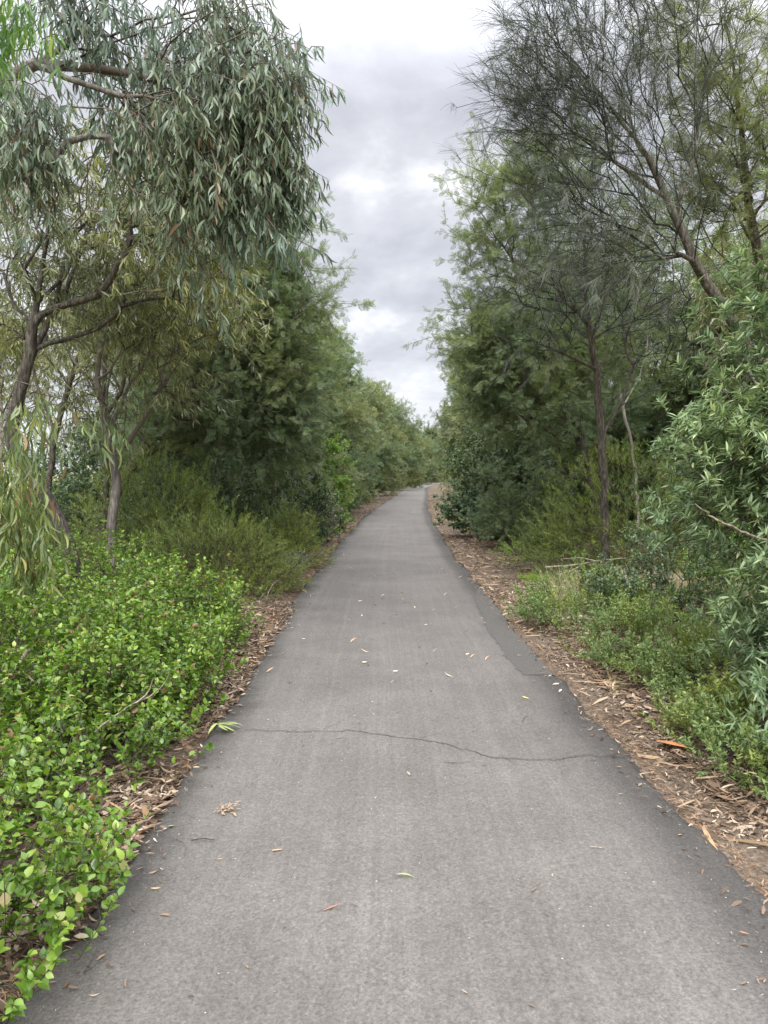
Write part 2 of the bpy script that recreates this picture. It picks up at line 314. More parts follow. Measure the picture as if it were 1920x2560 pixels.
def crack():
    r = np.random.default_rng(4); m = simple_mat('crack_dirt', (.045, .04, .036))
    key = [D(530, 1578, 1), D(640, 1583, 1), D(760, 1577, 1), D(860, 1590, 1), D(960, 1606, 1), D(1060, 1630, 1), D(1150, 1639, 1), D(1260, 1636, 1), D(1350, 1637, 1)]
    pts = []
    for k in key:                       # project each to the ground
        d = k - np.array([0, 0, CAM_H]); t = CAM_H / -d[2]; pts.append((d * t)[:2])
    pts = np.array(pts); q = np.linspace(0, len(pts) - 1, 150)
    P = np.stack([np.interp(q, range(len(pts)), pts[:, i]) for i in (0, 1)], 1)
    j = np.cumsum(r.normal(0, .006, 150)); j -= np.linspace(j[0], j[-1], 150); P[:, 1] += j + r.normal(0, .004, 150)
    ribbon('crack', P, .0045 + .0035 * np.abs(np.sin(q * 2.1)) * r.random(150), .0105, m, PATH)
crack()
def patch():
    m = simple_mat('fresh_asphalt', (.084, .078, .070), scale=130, var=.45)
    i = np.where((LINE[:, 1] > 6.0) & (LINE[:, 1] < 10.7))[0]; r = np.random.default_rng(9)
    a = LINE[i] + NR[i] * (ER[i] - .012)[:, None]; wd = .25 + .02 * np.sin(LINE[i][:, 1] * 1.1) + r.normal(0, .009, len(i))
    wd *= np.clip((np.arange(len(i)) + 2) / 2, 0, 1) * np.clip((len(i) - np.arange(len(i))) / 18, .3, 1)
    b = a - NR[i] * wd[:, None]
    V = np.vstack([np.c_[a, np.full(len(i), .002)], np.c_[b, np.full(len(i), .0052)]]); k = len(i); j = np.arange(k - 1)
    mid = (a + b) / 2; V = np.vstack([V, np.c_[mid, np.full(k, .0052)]])
    mesh_np('asphalt_patch', V, [np.stack([j, j + 2*k, j + 1 + 2*k, j + 1], 1)[:, ::-1], np.stack([j + 2*k, j + k, j + 1 + k, j + 1 + 2*k], 1)[:, ::-1]], m, PATH)
patch()

# ------------------------------------------------------------ leaf templates (x side, y along, z normal), unit length
def strip(prof, curve=0., bend=0., fold=0., w=.1):
    """prof: widths along; returns verts, quads"""
    n = len(prof); V = []; F = []
    for i, p in enumerate(prof):
        t = i / (n - 1); x0 = curve * math.sin(math.pi * t * .9); z0 = -bend * t * t
        if fold:
            V += [(x0 - p * w, t, z0 + fold * p * w), (x0, t, z0), (x0 + p * w, t, z0 + fold * p * w)]
        else: V += [(x0 - p * w, t, z0), (x0 + p * w, t, z0)]
    k = 3 if fold else 2
    for i in range(n - 1):
        for c in range(k - 1): F.append((i*k+c, i*k+c+1, (i+1)*k+c+1, (i+1)*k+c))
    return np.array(V, float), np.array(F)
def frond(n=5, w=.10, L0=.5):
    V = []; F = []
    for i in range(n):
        t = .12 + .82 * i / (n - 1); ln = L0 * math.sin(math.pi * (.25 + .65 * t)) ** .8
        for s_ in (-1, 1):
            a = R(52); dx, dy = s_ * math.sin(a), math.cos(a); b = len(V); nx, ny = -dy * s_, dx * s_
            q = w / 2
            V += [(0, t - q*.3, -.1*t*t), (dx*ln*.5 + nx*q, t + dy*ln*.5 + ny*q, -.1*t*t - .02), (dx*ln, t + dy*ln, -.1*t*t - .12*ln), (dx*ln*.5 - nx*q, t + dy*ln*.5 - ny*q, -.1*t*t - .02)]
            F.append((b, b+1, b+2, b+3))
    b = len(V); V += [(0, .9, -.09), (w/2, 1.05, -.11), (0, 1.25, -.16), (-w/2, 1.05, -.11)]; F.append((b, b+1, b+2, b+3))
    b = len(V); V += [(-.008, 0, 0), (.008, 0, 0), (.006, 1, -.1), (-.006, 1, -.1)]; F.append((b, b+1, b+2, b+3))
    return np.array(V, float), np.array(F)
TPL = {
 'sickle': [strip([.15, .8, 1, .75, .12], .14, .12, w=.066), strip([.15, .75, 1, .6, .1], -.2, .2, w=.058), strip([.15, .85, 1, .7, .1], .05, .35, w=.075)],
 'olive': [strip([.2, 1, .85, .1], .10, .1, w=.07), strip([.2, 1, .8, .1], -.12, .2, w=.06)],
 'round': [strip([.1, .8, 1, .75, .12], .02, .18, .35, w=.33), strip([.1, .9, 1, .6, .08], -.03, .3, .25, w=.29), strip([.1, .85, 1, .8, .2], .03, .08, .5, w=.36)],
 'narrow': [strip([.25, .85, 1, .7, .08], .03, .12, .35, w=.095), strip([.25, .9, 1, .6, .08], -.04, .25, .3, w=.085)],
 'small': [strip([.2, 1, .15], 0, .15, w=.24), strip([.2, 1, .15], .05, .3, w=.2)],
 'oval': [strip([.15, 1, .8, .1], .03, .2, w=.24), strip([.15, 1, .8, .1], -.04, .1, w=.28)],
 'frond': [frond(7, .065, .42), frond(6, .07, .5)],
 'frond_far': [frond(4, .11, .5)],
 'strand': [strip([1, 1, 1, .5], .05, .12, w=.0075), strip([1, 1, 1, .5], -.06, .25, w=.0075)],
 'needle': [strip([.6, 1, .2], .03, .1, w=.05)],
 'litter': [strip([.2, 1, .8, .1], .12, .15, w=.10), strip([.2, 1, .8, .1], -.15, -.2, w=.08), strip([.5, 1, .3], .05, .1, w=.16)],
 'grass': [strip([1, .8, .5, .1], .1, .35, w=.022), strip([1, .8, .5, .1], -.12, .6, w=.022)],
}
def place_leaves(kind, P, Dr, Nm, Ln, rng):
    Dr = unit(Dr); Nm = unit(Nm - Dr * np.sum(Nm * Dr, -1, keepdims=True)); S = np.cross(Dr, Nm)
    tl = TPL[kind]; pick = rng.integers(0, len(tl), len(P)); VV = []; FF = {}; off = 0
    for k, (T, F) in enumerate(tl):
        i = np.where(pick == k)[0]
        if not len(i): continue
        v = P[i][:, None] + Ln[i][:, None, None] * (T[None, :, 0:1] * S[i][:, None] + T[None, :, 1:2] * Dr[i][:, None] + T[None, :, 2:3] * Nm[i][:, None])
        VV.append(v.reshape(-1, 3)); f = F[None] + off + (np.arange(len(i)) * len(T))[:, None, None]
        FF.setdefault(4, []).append(f.reshape(-1, 4)); off += len(i) * len(T)
    return np.vstack(VV), np.vstack(FF[4])

# ------------------------------------------------------------ growing wood
def catmull(pts, step):
    P = np.asarray(pts, float)
    if len(P) == 2: P = np.vstack([P[0], P.mean(0), P[1]])
    P = np.vstack([2*P[0]-P[1], P, 2*P[-1]-P[-2]]); o = []
    for i in range(1, len(P) - 2):
        n = max(1, int(np.linalg.norm(P[i+1]-P[i]) / step)); t = np.linspace(0, 1, n, endpoint=False)[:, None]
        o.append(.5*((2*P[i]) + (-P[i-1]+P[i+1])*t + (2*P[i-1]-5*P[i]+4*P[i+1]-P[i+2])*t*t + (-P[i-1]+3*P[i]-3*P[i+1]+P[i+2])*t**3))
    return np.vstack(o + [P[-2:-1]])
def grow(limbs, pts, rng, step=.22, wpath=.35, jit=.03, curl=.15):
    """limbs: polylines, each later one sprouts from the nearest node of the earlier ones (or from its own start if far)."""
    pos, par, plen = [], [], []
    for li, lb in enumerate(limbs):
        c = catmull(lb, step); c[1:-1] += rng.normal(0, jit, (len(c) - 2, 3)) if len(c) > 2 else 0
        prev = -1
        if li:
            A = np.array(pos); d = np.linalg.norm(A - c[0], axis=1); j = int(d.argmin())
            if d[j] < 1.2: prev = j; c = c[1:] if len(c) > 2 and d[j] < .5 else c
        for q in c:
            pos.append(q); plen.append(0 if prev < 0 else plen[prev] + float(np.linalg.norm(q - pos[prev]))); par.append(prev); prev = len(pos) - 1
    pts = np.asarray(pts); n = len(pts); A = np.array(pos)
    start = 0
    dm = np.linalg.norm(pts[:, None] - A[None], axis=2) + wpath * np.array(plen)[None] + 4.0 * np.maximum(0, .25 - np.arange(len(A)) / max(1, len(A)))[None] * 0
    best = dm.min(1); bp = dm.argmin(1); done = np.zeros(n, bool); tips = np.zeros(n, int)
    for _ in range(n):
        i = int(np.where(done, 1e9, best).argmin()); done[i] = True
        p = pos[bp[i]]; q = pts[i]; d = float(np.linalg.norm(q - p)); k = 1 if d < .25 else (2 if d < .7 else 4)
        pd = p - pos[par[bp[i]]] if par[bp[i]] >= 0 else np.array([0, 0, 1.])
        pd = pd / (np.linalg.norm(pd) + 1e-9); c = p + (q - p) * .45 + pd * d * curl + rng.normal(0, .05 * d, 3)
        prev = int(bp[i]); new = []
        for s_ in range(1, k + 1):
            t = s_ / k; x = (1-t)**2*p + 2*t*(1-t)*c + t*t*q
            pos.append(x); par.append(prev); plen.append(plen[prev] + float(np.linalg.norm(x - pos[prev]))); prev = len(pos) - 1; new.append(prev)
        tips[i] = prev
        for j in new:
            e = np.linalg.norm(pts - pos[j], axis=1) + wpath * plen[j]; m = e < best; best[m] = e[m]; bp[m] = j
    return np.array(pos), np.array(par), tips
def radii(pos, par, tips, r0, rt, ex=.55):
    cnt = np.zeros(len(pos)); np.add.at(cnt, tips, 1)
    for i in range(len(pos) - 1, 0, -1):
        if par[i] >= 0: cnt[par[i]] += cnt[i]
    z = cnt / max(1, cnt.max()); return rt + (r0 - rt) * z ** ex
def tubes(pos, par, rad, thick, flare=0):
    """two (V, quads): thick wood, thin wood"""
    n = len(pos); pr = np.where(par < 0, 0, par); dr = pos - pos[pr]; dr[par < 0] = (0, 0, 1)
    kids = {}
    main = np.full(n, -1)
    for i in range(n):
        if par[i] >= 0 and (main[par[i]] < 0 or rad[i] > rad[main[par[i]]]): main[par[i]] = i
    has = main >= 0; ad = unit(dr); nd = ad.copy(); nd[has] = unit(ad[has] + ad[main[has]])
    ref = np.array([.31, .94, .12]); U = unit(np.cross(nd, ref)); W = np.cross(nd, U)
    isth = rad >= thick; res = []
    for grp, sides in ((isth, 8), (~isth, 3)):
        an = np.arange(sides) * 2 * math.pi / sides; cs, sn = np.cos(an), np.sin(an)
        idx = np.where(grp)[0]
        if not len(idx): res.append(None); continue
        vid = np.full(n, -1); vid[idx] = np.arange(len(idx))
        ring = lambda i, P, r: P[:, None] + r[:, None, None] * (cs[None, :, None] * U[i][:, None] + sn[None, :, None] * W[i][:, None])
        V1 = ring(idx, pos[idx], rad[idx]); ch = idx[par[idx] >= 0]; pa = par[ch]
        if not len(ch): res.append(None); continue
        share = (main[pa] == ch) & grp[pa]
        st = np.zeros(len(ch), int); st[share] = vid[pa[share]]; ns = ch[~share]
        V2 = ring(ns, pos[par[ns]], np.minimum(rad[par[ns]], rad[ns] * 1.25)); st[~share] = len(idx) + np.arange(len(ns))
        V = np.vstack([V1.reshape(-1, 3), V2.reshape(-1, 3)]); en = vid[ch]; k = np.arange(sides); k2 = (k + 1) % sides
        F = np.stack([st[:, None]*sides + k, st[:, None]*sides + k2, en[:, None]*sides + k2, en[:, None]*sides + k], -1).reshape(-1, 4)
        res.append((V, F))
    return res
def blob_pts(blobs, rng, clump=10, sig=.22, zs=1.):
    """blobs: (centre, (rx,ry,rz), n)"""
    o = []
    for c, r, n in blobs:
        k = max(1, n // clump); d = unit(rng.normal(size=(k, 3))); q = d * (rng.random((k, 1)) ** (1/2.4)) * np.array(r) * .92
        pts = q[rng.integers(0, k, n)] + rng.normal(0, 1, (n, 3)) * np.minimum(sig, np.array(r) * .45) * np.array([1, 1, zs])
        o.append(pts + np.array(c))
    return np.vstack(o)
# species: how leaves sit on a sprig
SP = {
 'gum':    dict(tpl='sickle', m=11, ls=.34, fwd=.25, side=.42, down=1.0, L=(.06, .145), sd=-1.0, vertical=True),
 'olive':  dict(tpl='olive', m=14, ls=.34, fwd=.3, side=.55, down=.7, L=(.085, .15), sd=-.6, vertical=True),
 'wattle': dict(tpl='frond', m=10, ls=.50, fwd=.8, side=.75, down=.15, L=(.08, .15), sd=.1),
 'wattle_far': dict(tpl='frond_far', m=9, ls=.55, fwd=.75, side=.8, down=.1, L=(.10, .19), sd=0),
 'oval':   dict(tpl='oval', m=15, ls=.25, fwd=.5, side=.9, down=.1, L=(.04, .075), sd=.2),
 'sheoak': dict(tpl='strand', m=15, ls=.26, fwd=1.0, side=.38, down=.22, L=(.10, .24), sd=.1),
 'hedge':  dict(tpl='round', m=15, ls=.21, fwd=.5, side=.9, down=-.2, L=(.016, .046), sd=1.3),
 'narrow': dict(tpl='narrow', m=20, ls=.14, fwd=.55, side=1.0, down=-.05, L=(.045, .092), sd=.8, tipw=1.8),
 'low':    dict(tpl='small', m=26, ls=.16, fwd=.6, side=.8, down=-.15, L=(.014, .032), sd=1.0),
 'tea':    dict(tpl='needle', m=26, ls=.24, fwd=.8, side=.65, down=-.1, L=(.028, .06), sd=.3),
}
def foliage(sp, P, out, rng, mul=1.0, m=None):
    q = dict(SP[sp]); m = m or q['m']; n = len(P); down = np.array([0, 0, -1.])
    Dw = unit(out * .8 + rng.normal(0, .35, (n, 3)) + np.array([0, 0, q['sd']])); ls = q['ls'] * mul * rng.uniform(.6, 1.3, (n, 1))
    t = rng.random((n, m)); t = t ** (1 / q.get('tipw', 1.2))
    B = P[:, None] + Dw[:, None] * (ls[:, None] * t[..., None])
    if q['sd'] < -.5: B = B + np.array([0, 0, -1.]) * (t[..., None] ** 2) * .0
    rd = rng.normal(size=(n, m, 3)); rd = unit(rd - Dw[:, None] * np.sum(rd * Dw[:, None], -1, keepdims=True))
    Dl = Dw[:, None] * q['fwd'] + rd * q['side'] + down * q['down'] + rng.normal(0, .15, (n, m, 3))
    B, Dl = B.reshape(-1, 3), unit(Dl.reshape(-1, 3))
    Nn = rng.normal(size=(n*m, 3)) if q.get('vertical') else rng.normal(0, .45, (n*m, 3)) + np.array([0, 0, 1.])
    Ln = rng.uniform(*q['L'], n*m) * mul
    return place_leaves(q['tpl'], B, Dl, Nn, Ln, rng) + (Dw, ls)
def plant(name, origin, limbs, blobs, sp, lmat, bmat, r0, seed, rt=.004, thick=.02, mul=1., clump=10, sig=.22, m=None, pts=None, outc=None, wpath=.35,
          extra=None, step=.22, jit=.014, names=('trunk', 'branches', 'crown'), ex=.55, twig='twig', zs=1.):
    """one plant: Empty at its base > trunk, branches, crown. All coordinates given in world, stored relative to origin."""
    rng = np.random.default_rng(seed); O = np.array(origin, float)
    if pts is None: pts = blob_pts(blobs, rng, clump, sig, zs)
    pts = pts[pts[:, 2] > gz(pts[:, 0], pts[:, 1]) + .02]
    pos, par, tips = grow(limbs, pts, rng, wpath=wpath, step=step, jit=jit)
    rad = radii(pos, par, tips, r0, rt, ex)
    # root flare
    zb = pos[:, 2] - O[2]; rad = rad * (1 + .45 * np.exp(-np.maximum(zb, 0) / .18) * (rad > r0 * .5))
    tp = par[tips]; out = unit(pts - (pos[tp] if outc is None else np.asarray(outc)))
    V, F, Dw, ls = foliage(sp, pts, out, rng, mul, m)
    # sprig stems as extra nodes
    n0 = len(pos); e = pts + Dw * ls; pos2 = np.vstack([pos, e]); par2 = np.concatenate([par, tips]); rad2 = np.concatenate([rad, np.full(len(e), rt * .6)])
    th, tn = tubes(pos2, par2, rad2, thick)
    root = empty(name, O)
    if th: mesh_np(names[0], th[0] - O, [th[1]], bmat, root, smooth=True)
    if tn: mesh_np(names[1], tn[0] - O, [tn[1]], M[twig], root)
    mesh_np(names[2], V - O, [F], lmat, root)
    if extra:
        for (nm, bl, sp2, mt, sg, lab) in extra:
            p2 = blob_pts(bl, rng, clump, sg); A = pos[np.linalg.norm(p2[:, None] - pos[None], axis=2).argmin(1)]
            V2, F2, Dw2, ls2 = foliage(sp2, p2, unit(p2 - A), rng, mul)
            o = mesh_np(nm, V2 - O, [F2], mt, root)
            if lab: o['label'] = lab
    return root
NF = [0]
def B(x, y, Y, rx, rz, n, ry=None):
    """blob at view pixel (1659 wide) and depth; radii in view pixels, depth radius in metres"""
    s_ = 1.1574 * Y / FPX; return (D(x, y, Y), (rx * s_, ry if ry else rx * s_, rz * s_), n)
def gpt(x, y): return np.array([x, y, float(gz(x, y))])

# ============================================================ LEFT SIDE
# near weeping gum: trunk just outside the frame, boughs hanging into it
g0 = gpt(-4.6, 5.6); top = np.array([-4.3, 5.7, 3.4])
limbs = [[g0, (-4.55, 5.6, 1.2), (-4.4, 5.65, 2.4), top, (-4.0, 5.9, 4.6), (-3.4, 6.1, 5.6)],
         [top, D(-10, 190, 5.9), D(80, 140, 5.9), D(200, 150, 5.9), D(330, 165, 5.9), D(460, 175, 5.9), D(590, 215, 5.8)],
         [D(60, 142, 5.9), D(150, 172, 5.7), D(260, 200, 5.7), D(380, 225, 5.6)],
         [D(130, 150, 5.9), D(230, 95, 6.0), D(330, 60, 6.1), D(450, 30, 6.2), D(560, 10, 6.1)],
         [(-4.5, 5.6, 2.0), D(-70, 800, 5.2), D(10, 815, 4.9), D(80, 835, 4.8), D(120, 860, 4.8)],
         [D(-70, 800, 5.2), D(-20, 900, 4.9), D(40, 925, 4.7), D(100, 960, 4.6)]]
blobs = [B(526, 235, 5.8, 85, 170, 275), B(596, 180, 5.8, 60, 60, 66), B(616, 300, 5.8, 42, 60, 44), B(606, 390, 5.8, 36, 40, 33), B(436, 170, 5.8, 110, 120, 165), B(386, 300, 5.6, 100, 85, 132),
         B(526, 370, 5.8, 80, 60, 88), B(446, 440, 5.7, 45, 80, 55), B(296, 190, 5.9, 110, 60, 88), B(286, 40, 6.1, 150, 45, 88), B(496, 25, 6.1, 60, 60, 66), B(436, 70, 6.0, 60, 50, 44),
         B(626, 100, 6.0, 34, 18, 8), B(46, 300, 5.6, 90, 80, 143), B(16, 215, 5.7, 70, 45, 44), B(156, 40, 5.9, 90, 40, 55), B(296, 270, 5.7, 50, 80, 44)]
t = plant('weeping_gum_tree', g0, limbs, blobs, 'gum', M['gum_leaf'], M['grey_bark'], .055, 11, rt=.003, thick=.012, clump=8, sig=.10, zs=2.2, m=14,
          extra=[('low_bough_leaves', [B(30, 970, 4.7, 55, 65, 34), B(45, 1060, 4.6, 50, 70, 34), B(20, 1150, 4.6, 40, 60, 20), B(130, 870, 4.8, 45, 25, 18)], 'gum', M['bough_leaf'], .1, 'lowest drooping bough with green and reddish leaves at the left edge'),
                 ('bright_leaves', [B(30, 10, 4.4, 45, 25, 20), B(-15, 130, 4.4, 26, 120, 24), B(100, 50, 4.4, 30, 15, 6)], 'gum', M['gum_bright'], .08, 'bright yellow green leaves hanging in the top left corner')])
tag(t, 'nearest gum tree at top left, weeping blue grey sickle leaves hanging against the sky', 'gum tree')

# dark trunk leaning left, with a bough level at mid height
b0 = gpt(*D(162, 1235, 8.4)[:2])
limbs = [[b0, D(145, 1170, 8.4), D(108, 1085, 8.4), D(60, 1010, 8.4), D(22, 930, 8.4), D(38, 850, 8.4), D(66, 760, 8.4), D(80, 650, 8.4), D(92, 540, 8.4), D(70, 470, 8.4)],
         [D(32, 900, 8.4), D(70, 905, 8.2), D(120, 915, 8.0)],
         [D(75, 490, 8.4), D(130, 455, 8.2), D(185, 430, 8.0), D(235, 370, 8.0), D(300, 330, 8.0)],
         [D(-40, 475, 8.3), D(30, 466, 8.3), D(100, 462, 8.2), D(160, 500, 8.0), D(240, 540, 8.0), D(330, 545, 8.0), D(420, 552, 8.0)],
         [D(22, 930, 8.4), D(60, 800, 8.7), D(140, 620, 9.0), D(200, 480, 9.2)]]
blobs = [B(240, 470, 8.6, 190, 110, 230, 1.1), B(420, 500, 8.4, 130, 100, 150, .9), B(120, 560, 8.8, 140, 90, 120, .9), B(330, 360, 8.8, 160, 90, 130, .9), B(60, 420, 8.8, 120, 90, 70, .9),
         B(470, 410, 8.3, 70, 90, 60, .6), B(60, 700, 8.8, 90, 60, 40, .6)]
t = plant('gum_tree', b0, limbs, blobs, 'olive', M['olive_leaf'], M['dark_bark'], .075, 12, rt=.004, thick=.014, clump=8, sig=.2, m=17)
tag(t, 'gum tree with dark crooked trunk leaning left, behind the bright green hedge bushes', 'gum tree')

# forked grey trunk
b0 = gpt(*D(243, 1190, 10.2)[:2])
limbs = [[b0, D(245, 1120, 10.2), D(252, 1040, 10.2), D(236, 940, 10.2), D(215, 860, 10.2), D(212, 780, 10.2), D(235, 700, 10.2), D(270, 640, 10.0), D(300, 560, 10)],
         [D(214, 880, 10.2), D(240, 800, 10.4), D(180, 790, 10.2), D(240, 730, 10), D(300, 670, 9.8), D(350, 600, 9.8)],
         [D(236, 940, 10.2), D(280, 830, 10.4), D(330, 740, 10.6), D(350, 650, 10.6)],
         [D(215, 860, 10.2), D(160, 780, 10.4), D(110, 700, 10.4), D(90, 620, 10.4)]]
blobs = [B(250, 620, 10.2, 170, 80, 280, 1.2), B(330, 700, 10.2, 110, 90, 154, 1.), B(180, 680, 10.4, 120, 60, 84, 1.), B(330, 820, 10.2, 90, 60, 62, .8), B(210, 920, 10.2, 60, 90, 50, .6), B(430, 620, 10, 90, 80, 125, .9)]
t = plant('gum_tree', b0, limbs, blobs, 'olive', M['olive_leaf'], M['grey_bark'], .062, 13, rt=.004, thick=.014, clump=8, sig=.22, m=15)
tag(t, 'slender grey gum trunk forking upwards, second trunk from the left behind the hedge', 'gum tree')

b0 = gpt(*D(226, 1195, 11.6)[:2])
limbs = [[b0, D(228, 1100, 11.6), D(232, 1000, 11.6), D(222, 900, 11.6), D(226, 800, 11.6), D(232, 700, 11.6), D(226, 620, 11.6)], [D(222, 910, 11.6), D(262, 840, 11.6), D(290, 760, 11.6), D(340, 700, 11.6)]]
t = plant('gum_tree', b0, limbs, [B(240, 640, 11.6, 90, 70, 120, .9), B(330, 700, 11.6, 70, 60, 80, .8), B(200, 760, 11.6, 50, 40, 30, .6)], 'olive', M['olive_leaf'], M['dark_bark'], .045, 15, rt=.004, thick=.014, clump=8, sig=.22, m=14)
tag(t, 'thin dark straight gum trunk close behind the forked grey one', 'gum tree')
b0 = gpt(-5.7, 12.6)
limbs = [[b0, D(100, 1060, 12.6), D(120, 940, 12.6), D(150, 830, 12.6), D(185, 730, 12.6), D(215, 640, 12.6)], [D(120, 940, 12.6), D(80, 830, 12.6), D(60, 730, 12.6)], [D(150, 830, 12.6), D(230, 760, 12.4), D(290, 640, 12.4)]]
t = plant('gum_tree', b0, limbs, [B(200, 640, 12.6, 100, 60, 110, .9), B(70, 700, 12.6, 60, 60, 50, .9), B(140, 760, 12.6, 60, 40, 24, .6)], 'olive', M['olive_leaf'], M['brown_bark'], .05, 16, rt=.004, thick=.014, clump=8, sig=.22, m=13)
tag(t, 'slim brown gum with spreading bare limbs against the sky at far left', 'gum tree')
# big feathery wattle leaning over towards the path
b0 = gpt(-4.9, 13.2)
limbs = [[b0, (-4.85, 13.2, .8), D(318, 960, 13.2), D(372, 850, 13.1), D(425, 740, 13.0), D(500, 640, 12.9), D(570, 560, 12.8)],
         [D(330, 930, 13.2), D(420, 800, 13.4), D(500, 700, 13.4), D(600, 660, 13.2), D(690, 640, 13)],
         [D(300, 980, 13.2), D(420, 870, 12.8), D(470, 830, 12.6), D(560, 815, 12.4), D(640, 800, 12.4)],
         [D(400, 790, 13.1), D(430, 690, 13.4), D(440, 600, 13.4), D(470, 520, 13.4)]]
blobs = [B(566, 560, 13.2, 120, 95, 345, 1.2), B(506, 640, 13.2, 130, 80, 300, 1.3), B(616, 640, 13.2, 75, 60, 135, .9), B(546, 740, 13, 130, 70, 315, 1.2), B(506, 850, 13, 140, 90, 390, 1.2),
         B(386, 760, 13.4, 90, 90, 135, 1), B(386, 880, 13.2, 120, 70, 180, 1), B(606, 830, 13.4, 75, 80, 195, 1), B(446, 540, 13.6, 80, 80, 135, 1), B(576, 930, 13.8, 90, 70, 180, .9), B(356, 950, 13.4, 90, 60, 120, .9)]
t = plant('wattle_tree', b0, limbs, blobs, 'wattle', M['wattle_leaf'], M['brown_bark'], .10, 14, rt=.004, thick=.02, clump=10, sig=.26, m=16)
tag(t, 'large dark green feathery wattle on the left, its boughs rising diagonally towards the sky gap', 'wattle tree')

# ============================================================ RIGHT SIDE
# tall leaning sheoak
b0 = gpt(5.55, 8.6)
limbs = [[b0, (4.9, 8.6, 1.4), (4.2, 8.6, 2.75), D(1525, 612, 8.6), D(1478, 520, 8.6), D(1440, 430, 8.6), D(1395, 340, 8.6), D(1340, 260, 8.5), D(1280, 180, 8.4), D(1210, 110, 8.3), D(1160, 40, 8.2)],
         [D(1440, 430, 8.6), D(1360, 370, 8.5), D(1290, 320, 8.3), D(1200, 250, 8.2), D(1130, 190, 8.1)],
         [D(1525, 612, 8.6), D(1600, 520, 8.8), D(1560, 420, 8.8), D(1500, 300, 8.8), D(1440, 200, 8.8), D(1390, 80, 8.8), D(1360, -60, 8.8)],
         [D(1500, 300, 8.8), D(1440, 230, 8.6), D(1340, 120, 8.5), D(1270, 30, 8.5), D(1220, -60, 8.5)],
         [D(1460, 480, 8.6), D(1380, 460, 8.3), D(1290, 445, 8.1), D(1190, 440, 8.0)],
         [D(1470, 500, 8.6), D(1370, 540, 8.3), D(1270, 560, 8.1), D(1190, 575, 8.0)],
         [D(1420, 390, 8.6), D(1330, 350, 8.9), D(1240, 335, 9.0), D(1150, 330, 9.0)]]
blobs = [B(1222, 200, 8.3, 130, 100, 237, 1.), B(1162, 90, 8.3, 75, 110, 94, .8), B(1302, 90, 8.5, 130, 110, 158, 1.), B(1422, 90, 8.8, 120, 120, 126, 1.), B(1222, 300, 8.4, 120, 60, 117, .9),
         B(1352, 250, 8.5, 120, 110, 117, .9), B(1282, 420, 8.2, 130, 60, 102, .8), B(1392, 480, 8.4, 110, 80, 86, .8), B(1302, 560, 8.2, 90, 60, 47, .6), B(1502, 200, 8.9, 100, 150, 86, .8), B(1292, -60, 8.5, 220, 70, 94, 1),
         B(1137, 230, 8.2, 50, 90, 62, .6), B(1552, 40, 9, 90, 90, 47, .8), B(1482, 400, 8.9, 90, 80, 38, .8)]
t = plant('sheoak_tree', b0, limbs, blobs, 'sheoak', M['sheoak_leaf'], M['brown_bark'],   .058, 21, twig='sheoak_twig', rt=.0022, thick=.016, clump=5, sig=.28, m=26, mul=1.0, wpath=.6)
tag(t, 'tall dark sheoak at top right with fine needles, leaning left over the path', 'sheoak tree')

# upright gum-like tree on the far right
b0 = gpt(5.0, 9.9)
limbs = [[b0, (5.0, 9.9, 1.5), D(1650, 640, 9.9), D(1622, 480, 9.9), D(1606, 330, 9.9), D(1588, 180, 9.9), D(1572, 60, 9.9), D(1560, -120, 9.9)],
         [D(1594, 230, 9.9), D(1555, 120, 9.8), D(1510, 40, 9.8), D(1480, -60, 9.8)],
         [D(1610, 380, 9.9), D(1560, 300, 9.7), D(1520, 260, 9.6)],
         [D(1600, 280, 9.9), D(1640, 200, 9.7), D(1690, 120, 9.7)],
         [D(1640, 600, 9.9), D(1560, 560, 9.6), D(1500, 450, 9.5), D(1470, 380, 9.5)],
         [D(1565, 25, 9.9), D(1620, 40, 9.7), D(1700, 60, 9.7)]]
blobs = [B(1550, 200, 9.7, 60, 110, 60, .8), B(1620, 150, 9.7, 70, 130, 90, .8), B(1600, 330, 9.7, 90, 80, 90, .8), B(1650, 420, 9.6, 90, 110, 110, .9), B(1560, 440, 9.7, 80, 60, 60, .8), B(1520, 20, 9.9, 90, 60, 50, .8), B(1500, 350, 9.7, 60, 50, 30, .7)]
t = plant('wattle_tree', b0, limbs, blobs, 'wattle', M['wattle_leaf_light'], M['brown_bark'], .06, 22, rt=.004, thick=.016, clump=8, sig=.18, m=10)
tag(t, 'upright thin brown trunked tree at the right edge of the photo beside the leaning sheoak', 'tree')

# straight grey-brown sheoak trunk mid right
b0 = gpt(3.36, 11.6)
limbs = [[b0, (3.34, 11.6, .9), D(1302, 985, 11.5), D(1296, 900, 11.5), D(1286, 800, 11.5), D(1272, 700, 11.5), D(1266, 600, 11.5), D(1262, 500, 11.5), D(1255, 400, 11.5), D(1262, 330, 11.5)],
         [D(1298, 925, 11.5), D(1340, 880, 11.4), D(1390, 855, 11.3), D(1440, 820, 11.2), D(1500, 770, 11.2)],
         [D(1284, 790, 11.5), D(1220, 765, 11.2), D(1150, 730, 11.0), D(1100, 700, 11.0)],
         [D(1270, 690, 11.5), D(1220, 655, 11.3), D(1150, 640, 11.2)],
         [D(1290, 860, 11.5), D(1220, 880, 11.2), D(1150, 870, 11.0)],
         [D(1274, 720, 11.5), D(1310, 640, 11.6), D(1360, 570, 11.6)],
         [D(1276, 740, 11.5), D(1380, 650, 11.6), D(1470, 590, 11.6)]]
blobs = [B(1260, 480, 11.5, 110, 120, 190, 1.1), B(1240, 640, 11.4, 90, 70, 130, .9), B(1160, 620, 11.2, 80, 70, 80, .8), B(1350, 620, 11.6, 90, 100, 110, 1.), B(1180, 760, 11.2, 80, 50, 35, .7), B(1420, 700, 11.6, 80, 90, 90, .9)]
